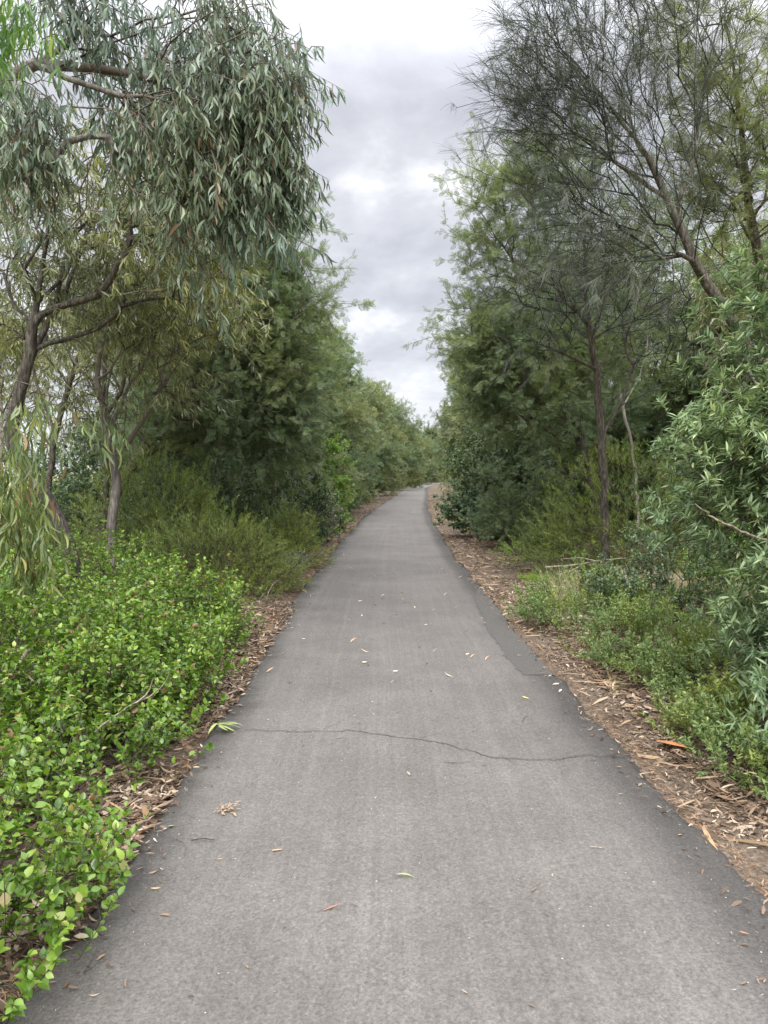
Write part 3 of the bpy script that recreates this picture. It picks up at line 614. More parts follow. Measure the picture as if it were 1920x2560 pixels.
t = plant('sheoak_tree', b0, limbs, blobs, 'sheoak', M['sheoak_leaf'], M['brown_bark'], .06, 23, twig='sheoak_twig', rt=.004, thick=.014, clump=6, sig=.22, m=20, mul=1.1)
tag(t, 'straight trunked sheoak with bare side branches, standing in the middle of the right thicket', 'sheoak tree')

# big feathery wattle beyond, left boundary of the right-hand trees
b0 = gpt(4.3, 15.4)
limbs = [[b0, (4.2, 15.4, 1.2), D(1240, 900, 15.2), D(1200, 760, 15.1), D(1150, 640, 15.0), D(1090, 540, 15.0), D(1040, 460, 15.0)],
         [D(1220, 830, 15.2), D(1120, 760, 14.9), D(1040, 735, 14.8), D(960, 730, 14.8)],
         [D(1180, 700, 15.1), D(1230, 580, 15.2), D(1250, 460, 15.3), D(1200, 370, 15.3)],
         [D(1235, 880, 15.2), D(1130, 850, 14.8), D(1040, 850, 14.8)], [D(1130, 600, 15), D(1050, 590, 14.8), D(985, 560, 14.8)]]
blobs = [B(1078, 420, 15, 75, 60, 165, .9), B(1048, 540, 15, 50, 45, 90, .7), B(1168, 430, 15.2, 100, 80, 165, 1.), B(1148, 560, 15.2, 90, 60, 120, 1.), B(1098, 660, 15, 90, 50, 150, .9), B(1028, 735, 14.8, 50, 28, 51, .5),
         B(1088, 800, 15, 90, 60, 300, .9), B(1198, 760, 15.2, 120, 80, 330, 1.1), B(1178, 880, 15, 120, 60, 300, 1.), B(1298, 760, 15.6, 110, 160, 225, 1), B(1048, 860, 15.2, 50, 40, 90, .7), B(1378, 560, 15.8, 130, 160, 240, 1), B(1228, 350, 15.4, 80, 50, 90, .8),
         B(1098, 720, 15, 80, 40, 135, .8)]
t = plant('wattle_tree', b0, limbs, blobs, 'wattle', M['wattle_leaf'], M['brown_bark'], .10, 24, rt=.004, thick=.02, clump=10, sig=.26, m=16)
tag(t, 'large feathery wattle on the right whose pale plumes reach furthest left into the sky gap', 'wattle tree')

# thin pale gum behind
b0 = gpt(5.6, 16.8)
limbs = [[b0, (5.5, 16.8, 1.5), D(1362, 960, 16.8), D(1345, 880, 16.8), D(1330, 780, 16.8), D(1322, 700, 16.8), D(1324, 600, 16.8), D(1320, 480, 16.8)],
         [D(1320, 720, 16.8), D(1290, 640, 16.8), D(1300, 560, 16.8)], [D(1345, 880, 16.8), D(1390, 790, 16.8), D(1400, 650, 16.8)]]
blobs = [B(1330, 520, 16.8, 110, 110, 70, 1.1), B(1390, 620, 16.8, 80, 60, 30, .9)]
t = plant('gum_tree', b0, limbs, blobs, 'olive', M['olive_leaf'], M['pale_bark'], .032, 25, rt=.005, thick=.014, clump=8, sig=.25, m=12, mul=1.2)
tag(t, 'thin cream barked gum trunk showing between the branches behind the straight sheoak', 'gum tree')

# dense dark tree beside the path, foliage to the ground
def bushpts(c, r, h, n, rng, clump=9, sig=.14, lo=.08, shell=2.6, flat=1.0):
    k = max(2, n // clump); d = unit(rng.normal(size=(k, 3)) * np.array([1, 1, flat])); d[:, 2] = np.abs(d[:, 2])
    q = d * (rng.random((k, 1)) ** (1 / shell)); p = q[rng.integers(0, k, n)] * np.array([r[0], r[1], h * .93]) + rng.normal(0, sig, (n, 3)) * np.array([1, 1, .8])
    p[:, 2] = np.abs(p[:, 2] - lo) + lo
    return p + np.array([c[0], c[1], float(gz(c[0], c[1]))])
def bush(name, x, y, r, h, n, sp, lm, seed, label, cat='shrub', bm='twig', stems=5, r0=.03, mul=1., clump=9, sig=.12, m=None, group=None, lo=.08, spread=.35, parts=('stems', 'twigs', 'leaves'), shell=2.6, rt=.003):
    rng = np.random.default_rng(seed); c = (x, y); r = r if hasattr(r, '__len__') else (r, r)
    pts = bushpts(c, r, h, n, rng, clump, sig, lo, shell); z0 = float(gz(x, y)); limbs = []
    for k in range(stems):
        a = k * 2 * math.pi / stems + rng.uniform(-.4, .4); b = np.array([x + math.cos(a) * r[0] * spread * rng.uniform(.3, 1), y + math.sin(a) * r[1] * spread * rng.uniform(.3, 1), z0 - .03])
        e = np.array([x + math.cos(a) * r[0] * .5, y + math.sin(a) * r[1] * .5, z0 + h * .5]); limbs.append([b, (b * .6 + e * .4) + np.array([0, 0, h * .08]), e])
    if stems == 1: limbs = [[np.array([x, y, z0 - .03]), np.array([x + .05, y, z0 + h * .3]), np.array([x, y, z0 + h * .62])]]
    t = plant(name, (x, y, z0), limbs, None, sp, lm, M[bm], r0, seed, rt=rt, thick=.009, mul=mul, m=m, pts=pts, outc=np.array([x, y, z0 + h * .15]), names=parts, step=.12, jit=.012)
    tag(t, label, cat, group); return t
dark1 = bush('evergreen_tree', 2.95, 19.4, (1.4, 1.4), 3.9, 1300, 'oval', M['dark_leaf'], 31, 'dense dark green round tree at the right verge with branches down to the leaf litter', 'tree', bm='brown_bark', stems=3, r0=.07, clump=12, sig=.17, m=34, mul=1.1, lo=.25)
bush('wattle_shrub', 3.0, 16.9, (1.2, 1.), 2.1, 600, 'wattle', M['wattle_leaf'], 32, 'low feathery blue green wattle shrub in front of the dense dark tree on the right', stems=3, r0=.04, m=12, mul=.8, lo=.3)
# tea-tree scrub of the right thicket
bush('tea_tree_shrub', 4.0, 12.3, (1.6, 1.2), 2.5, 1100, 'tea', M['tea_leaf'], 33, 'tangled olive green shrub with long wispy shoots below the straight sheoak trunk', stems=7, r0=.025, m=34, mul=1.3, clump=7)
bush('tea_tree_shrub', 3.2, 13.2, (1.1, .9), 1.2, 620, 'tea', M['tea_leaf'], 34, 'knee high yellow green scrub shrub at the right verge beside the patch of short grass', stems=6, r0=.02, m=34, mul=1.2, clump=7)
bush('tea_tree_shrub', 5.6, 11.2, (1.4, 1.1), 2.2, 800, 'tea', M['tea_leaf'], 35, 'dull green scrub shrub behind the grey green narrow leaved bush, further from the path', stems=6, r0=.025, m=34, mul=1.4, clump=8)
bush('dense_shrub', 3.05, 8.3, (.8, .8), 1.15, 650, 'oval', M['dark_leaf'], 36, 'compact dark green shrub on the right verge between dry grass and grey green bush', stems=6, r0=.02, m=22, mul=.55, clump=9, sig=.09)
bush('dense_shrub', 4.3, 8.2, (1.3, 1.), 1.9, 800, 'oval', M['lime_leaf'], 37, 'fresh green small leaved shrub tucked behind the grey green bush at right', stems=6, r0=.02, m=22, mul=.55, clump=9, sig=.1)
bush('dense_shrub', 1.0 * 2.62, 15.2, (.22, .22), .42, 45, 'oval', M['lime_leaf'], 38, 'little bright green sapling standing alone in leaf litter at the right verge', 'sapling', stems=2, r0=.012, m=20, mul=.6, sig=.05)
# near grey-green narrow-leaved bush
c = np.array([3.35, 5.0]); z0 = float(gz(*c)); rng = np.random.default_rng(41)
limbs = [[(3.7, 5.2, z0), (3.4, 5.1, .8), (3.0, 5.0, 1.5), (2.7, 4.9, 2.2)], [(3.8, 5.1, z0), (3.7, 5.3, 1.2), (3.5, 5.4, 2.2), (3.3, 5.3, 2.9)], [(3.75, 5.0, z0), (3.2, 4.7, .35), (2.6, 4.5, .7), (2.15, 4.4, 1.1)],
         [(3.9, 5.4, z0), (4.0, 5.8, 1.3), (3.9, 6.0, 2.3)], [(3.7, 4.9, z0), (3.4, 4.3, .6), (3.0, 4.0, 1.2)]]
blobs = [((3.15, 5.1, 2.35), (.68, .7, .6), 330), ((2.6, 5.2, 2.0), (.55, .6, .55), 280), ((2.45, 5.1, 1.35), (.55, .65, .6), 340), ((3.0, 4.6, .75), (.8, .7, .6), 420), ((2.55, 4.6, .50), (.5, .6, .36), 220), ((3.8, 5.6, 2.1), (.7, .7, .9), 200), ((2.9, 4.4, 1.5), (.6, .5, .7), 220), ((2.35, 4.0, .40), (.28, .4, .3), 110), ((3.15,5.3,3.1),(.6,.5,.45),200), ((3.6, 5.5, 3.25),(.5,.5,.5),180), ((2.75, 5.4, 2.75),(.45,.45,.4),150), ((2.35,5.0,1.7),(.4,.5,.5),120), ((2.7,4.3,1.0),(.5,.5,.4),160)]
t = plant('narrow_leaved_bush', (3.75, 5.1, z0), limbs, blobs, 'narrow', M['narrow_leaf'], M['brown_bark'], .045, 41, rt=.003, thick=.010, clump=7, sig=.11, m=24, mul=1.0, step=.15, jit=.02, names=('stems', 'twigs', 'leaves'), outc=np.array([3.5, 5.1, 1.1]))
tag(t, 'tall grey green bush with long narrow leaves filling the right edge, nearest the camera', 'bush')
# low fine-leaved shrubs of the right verge
for i, (x, y, r, h, n, lb) in enumerate([
        (2.25, 8.3, (.78, 1.0), .48, 700, 'low feathery green shrub at the right verge by the dark asphalt patch'),
        (2.3, 6.5, (.55, .65), .44, 520, 'second low green shrub from the dark patch, its shoots spilling over the litter'),
        (2.55, 5.5, (.65, .65), .44, 480, 'low green shrub on the right verge just before the grey green bush'),
        (2.15, 4.2, (.42, .75), .30, 460, 'nearest low green shrub on the right verge, next to the orange bark slab')]):
    bush('low_shrub', x, y, r, h, n, 'low', M['low_leaf'], 51 + i, lb, stems=9, r0=.008, clump=8, sig=.07, m=30, mul=1.15, lo=.02, spread=.7, rt=.0015, shell=4)

# ============================================================ LEFT SHRUBS
H = 'round leaved hedge bushes at the left verge'
for i, (x, y, r, h, n, lb) in enumerate([
        (-1.88, 2.45, (.84, 1.15), 0.62, 1495, 'bright green round leaved bush in the bottom left corner beside the asphalt'),
        (-2.5, 4.35, (1.0, .8), 0.88, 1040, 'bright green round leaved bush second from the camera, bare litter showing under its edge'),
        (-1.74, 5.3, (.62, .9), 0.67, 988, 'bright green round leaved bush reaching the path edge at the left end of the crack'),
        (-2.0, 7.0, (.72, .9), 0.79, 936, 'bright green round leaved bush with shoots over the pale litter, middle of left verge'),
        (-1.64, 4.2, (.50, .62), 0.57, 546, 'bright green round leaved bush just before the crack, beside the gap of litter'),
        (-3.1, 6.0, (.95, .95), 1.0, 780, 'bright green round leaved bush at the left photo edge behind the dead branch'),
        (-3.0, 7.9, (1.0, .8), 0.93, 832, 'tallest bright green round leaved bush, furthest back below the forked grey gum'),
        (-4.5, 7.9, (.9, .9), 0.87, 546, 'bright green round leaved bush at the foot of the dark leaning gum trunk')]):
    bush('hedge_bush', x, y, r, h, n, 'hedge', M['hedge_leaf'], 61 + i, lb, 'bush', stems=8, r0=.012, clump=6, sig=.08, m=15, lo=.06, spread=.7, group=H, rt=.002, shell=3.2)
for i, (x, y, r, h, n, k, mt, mul, lb) in enumerate([
        (-2.3, 10.4, (1.15, .95), 1.05, 1000, 'tea', 'tea_leaf', 1.1, 'yellow green needle leaved shrub right behind the bright hedge on the left verge'),
        (-3.5, 11.5, (1.3, .9), 2.0, 1000, 'tea', 'tea_leaf', 1.3, 'taller olive green needle leaved shrub with pale upright tips left of the path'),
        (-1.85, 13.4, (.8, 1.0), 1.05, 700, 'tea', 'tea_leaf', 1.1, 'soft yellow green mounded shrub at the left verge in front of the dark thicket'),
        (-5.2, 10.6, (1.2, .9), 1.5, 650, 'tea', 'tea_leaf', 1.3, 'wispy green shrub between the two gum trunks on the left'),
        (-3.2, 14.6, (1.6, 1.0), 3.0, 1100, 'oval', 'dark_leaf', .9, 'dense dark green shrub below the left wattle, deep in shade'),
        (-5.8, 14.2, (1.6, 1.2), 2.7, 800, 'oval', 'dark_leaf', 1., 'dark green shrub behind the forked grey gum trunk'),
        (-2.2, 17.6, (1.05, 1.1), 2.6, 900, 'oval', 'dark_leaf', .9, 'dark leafy shrub on the left verge next to the silvery bush'),
        (-1.65, 18.9, (.6, .7), 1.3, 380, 'oval', 'grey_leaf', .7, 'small silvery grey bush at the left verge before the bright column shrub'),
        (-1.35, 21.2, (.5, .6), 2.9, 520, 'oval', 'lime_leaf', .8, 'narrow upright bright green shrub at the left verge where the path starts to bend'),
        (-1.52, 12.1, (.22, .35), .22, 90, 'low', 'grey_leaf', 1.2, 'tiny grey green plant at the left path edge in front of the mounded shrub')]):
    bush('shrub', x, y, r, h, n, k, M[mt], 81 + i, lb, stems=7 if k == 'tea' else 4, r0=.025, clump=9, sig=.12 if h > .5 else .05, m=34 if k == 'tea' else 26, mul=mul, lo=.05 if k == 'tea' else .1)

# ============================================================ TREE ROWS (prototypes and copies)
def wattle_proto(seed, lm, h=6.5, r=2.35, n=1500, sp='wattle_far', m=17, name='wattle_tree', bm='brown_bark', low=.5, mul=1.0):
    rng = np.random.default_rng(seed); blobs = []
    for k in range(16):
        a = rng.uniform(0, 6.28); z = rng.uniform(low, h - .7); f = math.sin(math.pi * min(1, .18 + .74 * (z / h))) ** .6
        q = r * f * rng.uniform(.35, .75); blobs.append(((math.cos(a) * q, math.sin(a) * q, z), (r * .45, r * .45, .75), int(n / 17)))
    blobs.append(((0, 0, h - .8), (r * .45, r * .45, .7), int(n / 11)))
    limbs = [[(0, 0, -.1), (.1, .05, h * .25), (-.05, .1, h * .5), (.05, 0, h * .8)]]
    for k in range(5):
        a = k * 1.26 + rng.uniform(-.3, .3); z = h * rng.uniform(.12, .4); limbs.append([(0, 0, z), (math.cos(a) * r * .3, math.sin(a) * r * .3, z + h * .15), (math.cos(a) * r * .6, math.sin(a) * r * .6, z + h * .35)])
    return plant(name, (0, 0, 0), limbs, blobs, sp, lm, M[bm], .085, seed, rt=.006, thick=.025, clump=12, sig=.24, m=m, mul=mul)
protos = [wattle_proto(101, M['wattle_leaf']), wattle_proto(102, M['wattle_leaf_light'], 6.0, 2.0), wattle_proto(103, M['wattle_leaf'], 6.8, 1.9, sp='oval', m=36, mul=1.9, n=1300),
          wattle_proto(104, M['olive_leaf'], 7.0, 2.0, sp='olive', m=16, mul=1.4, n=620, name='gum_tree', bm='pale_bark', low=2.6)]
used = [False] * 4
def row(pi, x, y, sc, label, cat='tree', group=None, zs=1.0):
    r = random.Random(int(x * 77 + y * 13)); p = protos[pi]; loc = (x, y, float(gz(x, y)) - .02); rz = r.uniform(0, 6.28)
    if used[pi]: o = copy_tree(p, loc, rz, (sc, sc, sc * zs))
    else: o = p; p.location = loc; p.rotation_euler = (0, 0, rz); p.scale = (sc, sc, sc * zs); used[pi] = True
    tag(o, label, cat, group)
GL, GR_ = 'trees lining the left side of the path', 'trees lining the right side of the path'
LT = [(0, -3.9, 17.8, 1.0, 'green feathery wattle on the left, directly behind the big leaning wattle'),
      (2, -3.3, 21.8, .85, 'dark leafy tree on the left rising behind the narrow bright green shrub'),
      (1, -3.1, 26.5, 1.15, 'pale olive wattle on the left, first of the rounded crowns beside the bend'),
      (0, -3.0, 31.5, 1.27, 'rounded wattle on the left whose top stands highest after the big leaning one'),
      (2, -2.6, 37.0, 1.11, 'third rounded crown along the left of the bend'),
      (1, -2.3, 43.0, 1.22, 'yellow green crown on the left about halfway to where the path vanishes'),
      (0, -1.9, 50.0, 1.15, 'left row crown just past the halfway one, darker green'),
      (1, -1.2, 58.0, 1.35, 'left row crown with flat top, two before the notch of sky'),
      (2, -.3, 67.0, 1.25, 'left row crown next before the notch of sky'),
      (0, .9, 78.0, 1.38, 'left row crown forming the left side of the notch of low sky'),
      (1, 2.2, 90.0, 1.31, 'small distant left row crown below the notch of sky'),
      (2, 3.6, 104.0, 1.05, 'distant left row tree over the last straight of the path'),
      (0, 6.0, 122.0, 1.15, 'distant tree at the outside of the last bend'),
      (1, 8.8, 142.0, 1.2, 'far tree behind the outside of the last bend')]
for p, x, y, s_, lb in LT: row(p, x, y, s_, lb, group=GL)
RT = [(0, 5.6, 20.5, 1.15, 'green wattle on the right behind the large pale plumed wattle'),
      (1, 4.1, 25.0, .95, 'olive wattle on the right just past the dense dark tree'),
      (2, 4.4, 31.0, .95, 'glossy dark tree on the right, edging the dry grass beside the bend'),
      (1, 4.7, 38.5, 1.05, 'yellowish crown on the right against the notch of sky'),
      (0, 5.8, 47.0, 1.1, 'right row wattle after the yellowish crown'),
      (2, 7.1, 58.0, 1.2, 'right row tree on the inside of the bend, leaves near the ground'),
      (1, 8.5, 71.0, 1.2, 'small distant tree on the right of the notch of sky'),
      (0, 11.6, 87.0, 1.25, 'distant right row tree above the inside of the last bend'),
      (2, 14.4, 108.0, 1.25, 'far right row tree where the path disappears'),
      (0, 18.0, 133.0, 1.35, 'farthest tree of the right row, overhanging the vanishing path')]
for p, x, y, s_, lb in RT: row(p, x, y, s_, lb, group=GR_, zs=1.28 if y > 35 else 1.)
BK = [(3, -9.8, 18.0, 1.0, 'pale trunked gum glimpsed far left through the branches, nearer one'), (3, -7.4, 21.5, 1.05, 'pale trunked gum behind the left wattle'), (3, -13.5, 27.0, 1.1, 'gum far left in the field beyond the hedge'),
      (0, -7.2, 26.0, 1.1, 'wattle behind the left row, seen through the boughs of the leaning wattle'), (1, -8.4, 36.0, 1.2, 'olive wattle deep behind the left row'),
      (3, 7.6, 14.5, 1.0, 'gum deep in the right thicket behind the leaning sheoak'), (0, 8.8, 19.0, 1.2, 'wattle deep in the right thicket beyond the sheoaks'), (3, 6.6, 23.5, 1.15, 'pale trunked gum behind the right hand wattle'),
      (2, 7.3, 16.5, .8, 'dark leafy tree in the right thicket behind the tangled olive shrub'), (2, 10.5, 24.0, 1.1, 'dark leafy tree at the back of the right thicket'), (1, 9.5, 32.0, 1.2, 'olive wattle behind the right row'),
      (1, 6.9, 12.2, .62, 'small pale wattle in the right thicket behind the grey green bush')]
FT = [(0, 5.9, 158, 1.7, 'far left tree of the clump at the path end'), (2, 9.6, 163, 1.7, 'second far tree of the clump at the path end'), (1, 12.2, 172, 1.7, 'middle far tree of the clump at the path end'), (0, 16.0, 181, 1.8, 'far tree standing furthest back where the path turns right'),
      (2, 20.5, 190, 1.8, 'last far tree showing on the right where the path turns'), (1, 19.6, 150, 1.5, 'far tree on the inside of the final turn')]
for p, x, y, s_, lb in FT: row(p, x, y, s_, lb, group='far trees closing the end of the path')
for p, x, y, s_, lb in BK: row(p, x, y, s_, lb)
# the wood that closes the view at the end of the path: one far mass
def far_wood():
    rng = np.random.default_rng(200); blobs = []
    for k in range(46):
        x = rng.uniform(-14, 34); y = 196 + rng.uniform(0, 14) ; h = rng.uniform(7.5, 11)
        blobs.append(((x, y, h * .5), (2.6, 2.2, h * .5), 90))
    for sx in (-1, 1):
        for k in range(40):
            y = rng.uniform(60, 190); x = (cx(y) - 11 - rng.uniform(0, 20) - (30 if y < 90 else 0)) if sx < 0 else cx(y) + 12 + rng.uniform(0, 22); h = rng.uniform(5, 8.5)
            blobs.append(((x, y, h * .5), (2.8, 2.6, h * .5), 70))
    P = blob_pts(blobs, rng, 10, .45); P = P[P[:, 2] > .1]; n = len(P)
    V, F, _, _ = foliage('oval', P, unit(rng.normal(size=(n, 3)) + (0, 0, .4)), rng, 6.0, 12)
    o = mesh_np('far_wood', V, [F], M['wattle_leaf']); tag(o, 'distant wood closing the view behind the end of the path', 'wood', kind='stuff')
far_wood()

def undergrowth(side, label, seed, mt, parts_):
    rng = np.random.default_rng(seed); blobs = []
    for k, y0, y1, d0, d1, h0, h1, rr in parts_:
        for _ in range(k):
            y = rng.uniform(y0, y1); d = rng.uniform(d0, d1); h = rng.uniform(h0, h1); x = cx(y) + side * (HW + d + rr)
            blobs.append(((x, y, h * .45), (rr, rr, h * .55), int(60 * rr * h) + 10))
    P = blob_pts(blobs, rng, 8, .2); P[:, 2] = np.abs(P[:, 2]); n = len(P)
    V, F, _, _ = foliage('oval', P, unit(rng.normal(size=(n, 3)) + (0, 0, .5)), rng, 1.9, 26)
    tag(mesh_np('undergrowth', V, [F], M[mt]), label, 'undergrowth', kind='stuff')
undergrowth(-1, 'mixed undergrowth below the trees along the left of the path', 210, 'wattle_leaf', [(26, 22, 45, .6, 1.6, .8, 2.6, .8), (34, 45, 110, .6, 1.6, 1., 3., 1.1), (20, 14, 26, 2.5, 7, 1., 2.6, 1.), (40, 120, 190, .8, 4., 2., 5., 1.8)])
undergrowth(1, 'mixed undergrowth below the trees along the right of the path', 211, 'wattle_leaf', [(20, 26, 50, 1.6, 2.4, .8, 2.6, .8), (14, 50, 75, 2.0, 3., 1., 3., 1.1), (24, 75, 150, 3.2, 4.5, 1.5, 4., 1.3), (22, 14, 30, 3.2, 8, 1., 3., 1.), (10, 9.5, 14, 4, 8, 1., 2.4, 1.)])
# ============================================================ GRASS AND LITTER
def scatter(n, y0, y1, side, d0, d1, rng, yp=1.8, dp=1.0):
    y = y0 + (y1 - y0) * rng.random(n) ** yp; d = d0 + (d1 - d0) * rng.random(n) ** dp
    x = cx(y) + side * (HW + d); return x, y, d
lit_cols = [(0, (.06, .045, .033)), (.25, (.13, .09, .062)), (.5, (.21, .145, .10)), (.75, (.31, .225, .155)), (.92, (.46, .37, .27)), (1, (.60, .50, .39))]
M['litter'] = leaf_mat('litter', lit_cols, trans=.05, rough=.75, spec=.2, clump=2.5, hue=(.75, .68, .62), tcol=1.)
def litter(side, label, parts_):
    rng = np.random.default_rng(300 + side); X, Y, LL = [], [], []
    for n, y0, y1, d0, d1, dp, yp, l0, l1 in parts_:
        x, y, d = scatter(n, y0, y1, side, d0, d1, rng, yp, dp)
        keep = vnoise(x * 2.2, y * 1.6, 44) + rng.normal(0, .18, n) > .36; x, y = x[keep], y[keep]
        X.append(x); Y.append(y); LL.append(rng.uniform(l0, l1, len(x)))
    x, y, ln = map(np.concatenate, (X, Y, LL)); n = len(x)
    de = dist_edge(x, y); z = np.where(de < .02, .012, gz(x, y) + .008) + rng.random(n) ** 2 * .025
    a = rng.uniform(0, 6.28, n); Dr = np.stack([np.cos(a), np.sin(a), rng.normal(0, .22, n)], 1)
    V, F = place_leaves('litter', np.stack([x, y, z], 1), Dr, rng.normal(0, .35, (n, 3)) + (0, 0, 1.), ln, rng)
    o = mesh_np('leaf_litter', V, [F], M['litter']); tag(o, label, 'leaf litter', kind='stuff')
litter(-1, 'reddish brown fallen leaves and bark shreds along the left edge of the path',
       [(12000, 2.2, 12, 0, 1.1, 1.0, 1.2, .008, .028), (11000, 2.2, 9, -.03, .35, 1.2, 1.0, .03, .09), (9000, 2.2, 10, .1, 1.3, 1.0, 1.0, .03, .10), (9000, 8, 24, -.02, .9, 1.0, 1.4, .03, .08), (5000, 20, 60, 0, .9, 1, 1.6, .05, .10), (1500, 2.2, 9, -.12, .1, 1, 1, .02, .05)])
litter(1, 'tan and rust coloured fallen leaves covering the right verge',
       [(14000, 2.5, 14, 0, 1.1, .9, 1.2, .008, .028), (4500, 2.6, 9, .05, .40, .7, 1.0, .015, .05), (12000, 2.8, 10, .28, 1.2, .9, 1.0, .03, .10), (14000, 9, 20, .0, 1.6, 1.0, 1.2, .03, .085), (7000, 18, 60, 0, 1.3, 1, 1.6, .05, .10), (900, 2.6, 14, -.1, .1, 1, 1, .02, .05)])
M['strip'] = leaf_mat('strip', [(0, (.12, .09, .07)), (.5, (.24, .17, .12)), (1, (.42, .33, .25))], trans=0, rough=.85, spec=.1)
def strips():
    rng = np.random.default_rng(350); n = 1500; sd_ = rng.choice([-1, 1], n); y = 2.2 + 18 * rng.random(n) ** 1.3; d = rng.uniform(.02, 1.3, n); x = cx(y) + sd_ * (HW + d); a = rng.uniform(0, 6.28, n)
    V, F = place_leaves('needle', np.stack([x, y, gz(x, y) + .02 + rng.random(n) * .02], 1), np.stack([np.cos(a), np.sin(a), rng.normal(0, .12, n)], 1), rng.normal(0, .4, (n, 3)) + (0, 0, 1.), rng.uniform(.07, .26, n), rng)
    tag(mesh_np('bark_strips', V, [F], M['strip']), 'long bark strips and thin twigs tangled in the litter of both verges', 'bark strips', kind='stuff')
strips()
# bark shreds and needles right at the joint of asphalt and soil
M['shred'] = leaf_mat('shred', [(0, (.14, .08, .055)), (.6, (.26, .15, .10)), (1, (.42, .30, .21))], trans=0, rough=.8, spec=.1)
def shreds():
    rng = np.random.default_rng(333); n = 7000; sd_ = rng.choice([-1, 1], n, p=[.6, .4]); y = 2.2 + 20 * rng.random(n) ** 1.5; k = np.searchsorted(LINE[:, 1], y).clip(0, len(LINE) - 1)
    e = np.where(sd_ < 0, EL[k], ER[k]) + rng.normal(.03, .03, n); x = LINE[k, 0] + sd_ * e; a = rng.normal(math.pi / 2, .8, n)
    V, F = place_leaves('needle', np.stack([x, y, np.full(n, .004) + rng.random(n) * .01], 1), np.stack([np.cos(a), np.sin(a), rng.normal(0, .15, n)], 1), rng.normal(0, .3, (n, 3)) + (0, 0, 1.), rng.uniform(.012, .04, n), rng)
    tag(mesh_np('bark_shreds', V, [F], M['shred']), 'thin rust coloured bark shreds and needles along both asphalt edges', 'bark shreds', kind='stuff')
shreds()
M['dry_grass'] = leaf_mat('dry_grass', [(0, (.26, .22, .135)), (.6, (.40, .35, .23)), (1, (.52, .47, .33))], trans=.12, rough=.7, spec=.15, hue=(.9,.9,.85), tcol=1.)
M['green_grass'] = leaf_mat('green_grass', [(0, (.14, .24, .04)), (.6, (.24, .36, .07)), (1, (.40, .42, .15))], trans=.4, rough=.6, spec=.2)
def grass(name, label, areas, mat, seed):
    rng = np.random.default_rng(seed); X, Y, LL = [], [], []
    for n, x0, y0, rx, ry, l0, l1 in areas:
        k = max(1, n // 25); q = rng.normal(0, .5, (k, 2)); p = q[rng.integers(0, k, n)] + rng.normal(0, .05, (n, 2))
        X.append(x0 + p[:, 0] * rx); Y.append(y0 + p[:, 1] * ry); LL.append(rng.uniform(l0, l1, n))
    x, y, ln = map(np.concatenate, (X, Y, LL)); ok = dist_edge(x, y) > .15; x, y, ln = x[ok], y[ok], ln[ok]; n = len(x)
    V, F = place_leaves('grass', np.stack([x, y, gz(x, y)], 1), rng.normal(0, .45, (n, 3)) * (1, 1, .2) + (0, 0, 1.), rng.normal(size=(n, 3)), ln, rng)
    tag(mesh_np(name, V, [F], mat), label, 'grass', kind='stuff')
grass('dry_grass', 'straw coloured dry grass patches behind the verges', [(8000, 3.35, 10.2, .9, .8, .12, .34), (4000, 3.1, 27, .8, 5, .15, .35), (3000, 3.4, 34, .8, 5, .15, .35), (6000, -7.5, 12, 4, 3, .12, .3), (500, 2.9, 12.6, .3, .5, .15, .3)], M['dry_grass'], 401)
grass('green_grass', 'short fresh green grass tufts on the verges', [(2200, 2.45, 12.0, .28, .3, .05, .12), (1500, 2.6, 24, .4, 3, .08, .2), (900, 2.2, 9.2, .3, .4, .05, .1), (500, -2.2, 8.6, .2, .3, .05, .1), (500, 1.95, 5.2, .25, 1.6, .03, .07), (700, 1.95, 8.5, .3, 2.4, .03, .08)], M['green_grass'], 402)

# ============================================================ SMALL THINGS ON THE PATH
def on_ground(x, y): k = D(x, y, 1) - np.array([0, 0, CAM_H]); p = k * (CAM_H / -k[2]); return p[0], p[1]
def one_leaf(name, x, y, L_, ang, kind, mat, label, cat='leaf', group=None, seed=1, z=.009, n=1, spread=0, tilt=.06):
    rng = np.random.default_rng(seed); gx, gy = on_ground(x, y); a = R(ang) + rng.normal(0, spread, n)
    P = np.zeros((n, 3)); P[:, :2] += rng.normal(0, spread * .02, (n, 2)); P[:, 2] += rng.random(n) * .012 * (n > 1)
    V, F = place_leaves(kind, P, np.stack([np.cos(a), np.sin(a), np.full(n, tilt)], 1), rng.normal(0, .25, (n, 3)) + (0, 0, 1.), np.full(n, L_) * rng.uniform(.8, 1.1, n), rng)
    V[:, 2] -= min(0, V[:, 2].min())
    o = mesh_np(name, V, [F], mat); o.location = (gx, gy, z); tag(o, label, cat, group); return o
def flat_leaf(nm, c): M[nm] = leaf_mat(nm, [(0, tuple(v * .85 for v in c)), (1, c)], trans=.05, rough=.6, spec=.3); return M[nm]
flat_leaf('pale_leaf', (.55, .50, .40)); flat_leaf('scrap', (.34, .25, .18)); flat_leaf('red_leaf', (.36, .17, .12)); flat_leaf('green_leaf', (.26, .33, .13)); flat_leaf('tan_leaf', (.46, .30, .18)); flat_leaf('orange_bark', (.48, .22, .11)); flat_leaf('yellow_leaf', (.58, .52, .16)); flat_leaf('grey_twig', (.16, .14, .12))
one_leaf('fallen_leaf', 698, 1972, .085, 14, 'litter', M['red_leaf'], 'long reddish brown leaf lying on the asphalt near the bottom centre', seed=2)
one_leaf('fallen_leaf', 856, 1898, .085, -8, 'olive', M['green_leaf'], 'long curved green leaf lying on the asphalt just above the reddish one', seed=3)
one_leaf('fallen_leaf', 362, 1790, .04, 30, 'oval', M['green_leaf'], 'small light green leaf on the asphalt below the tan bark scrap', seed=4)
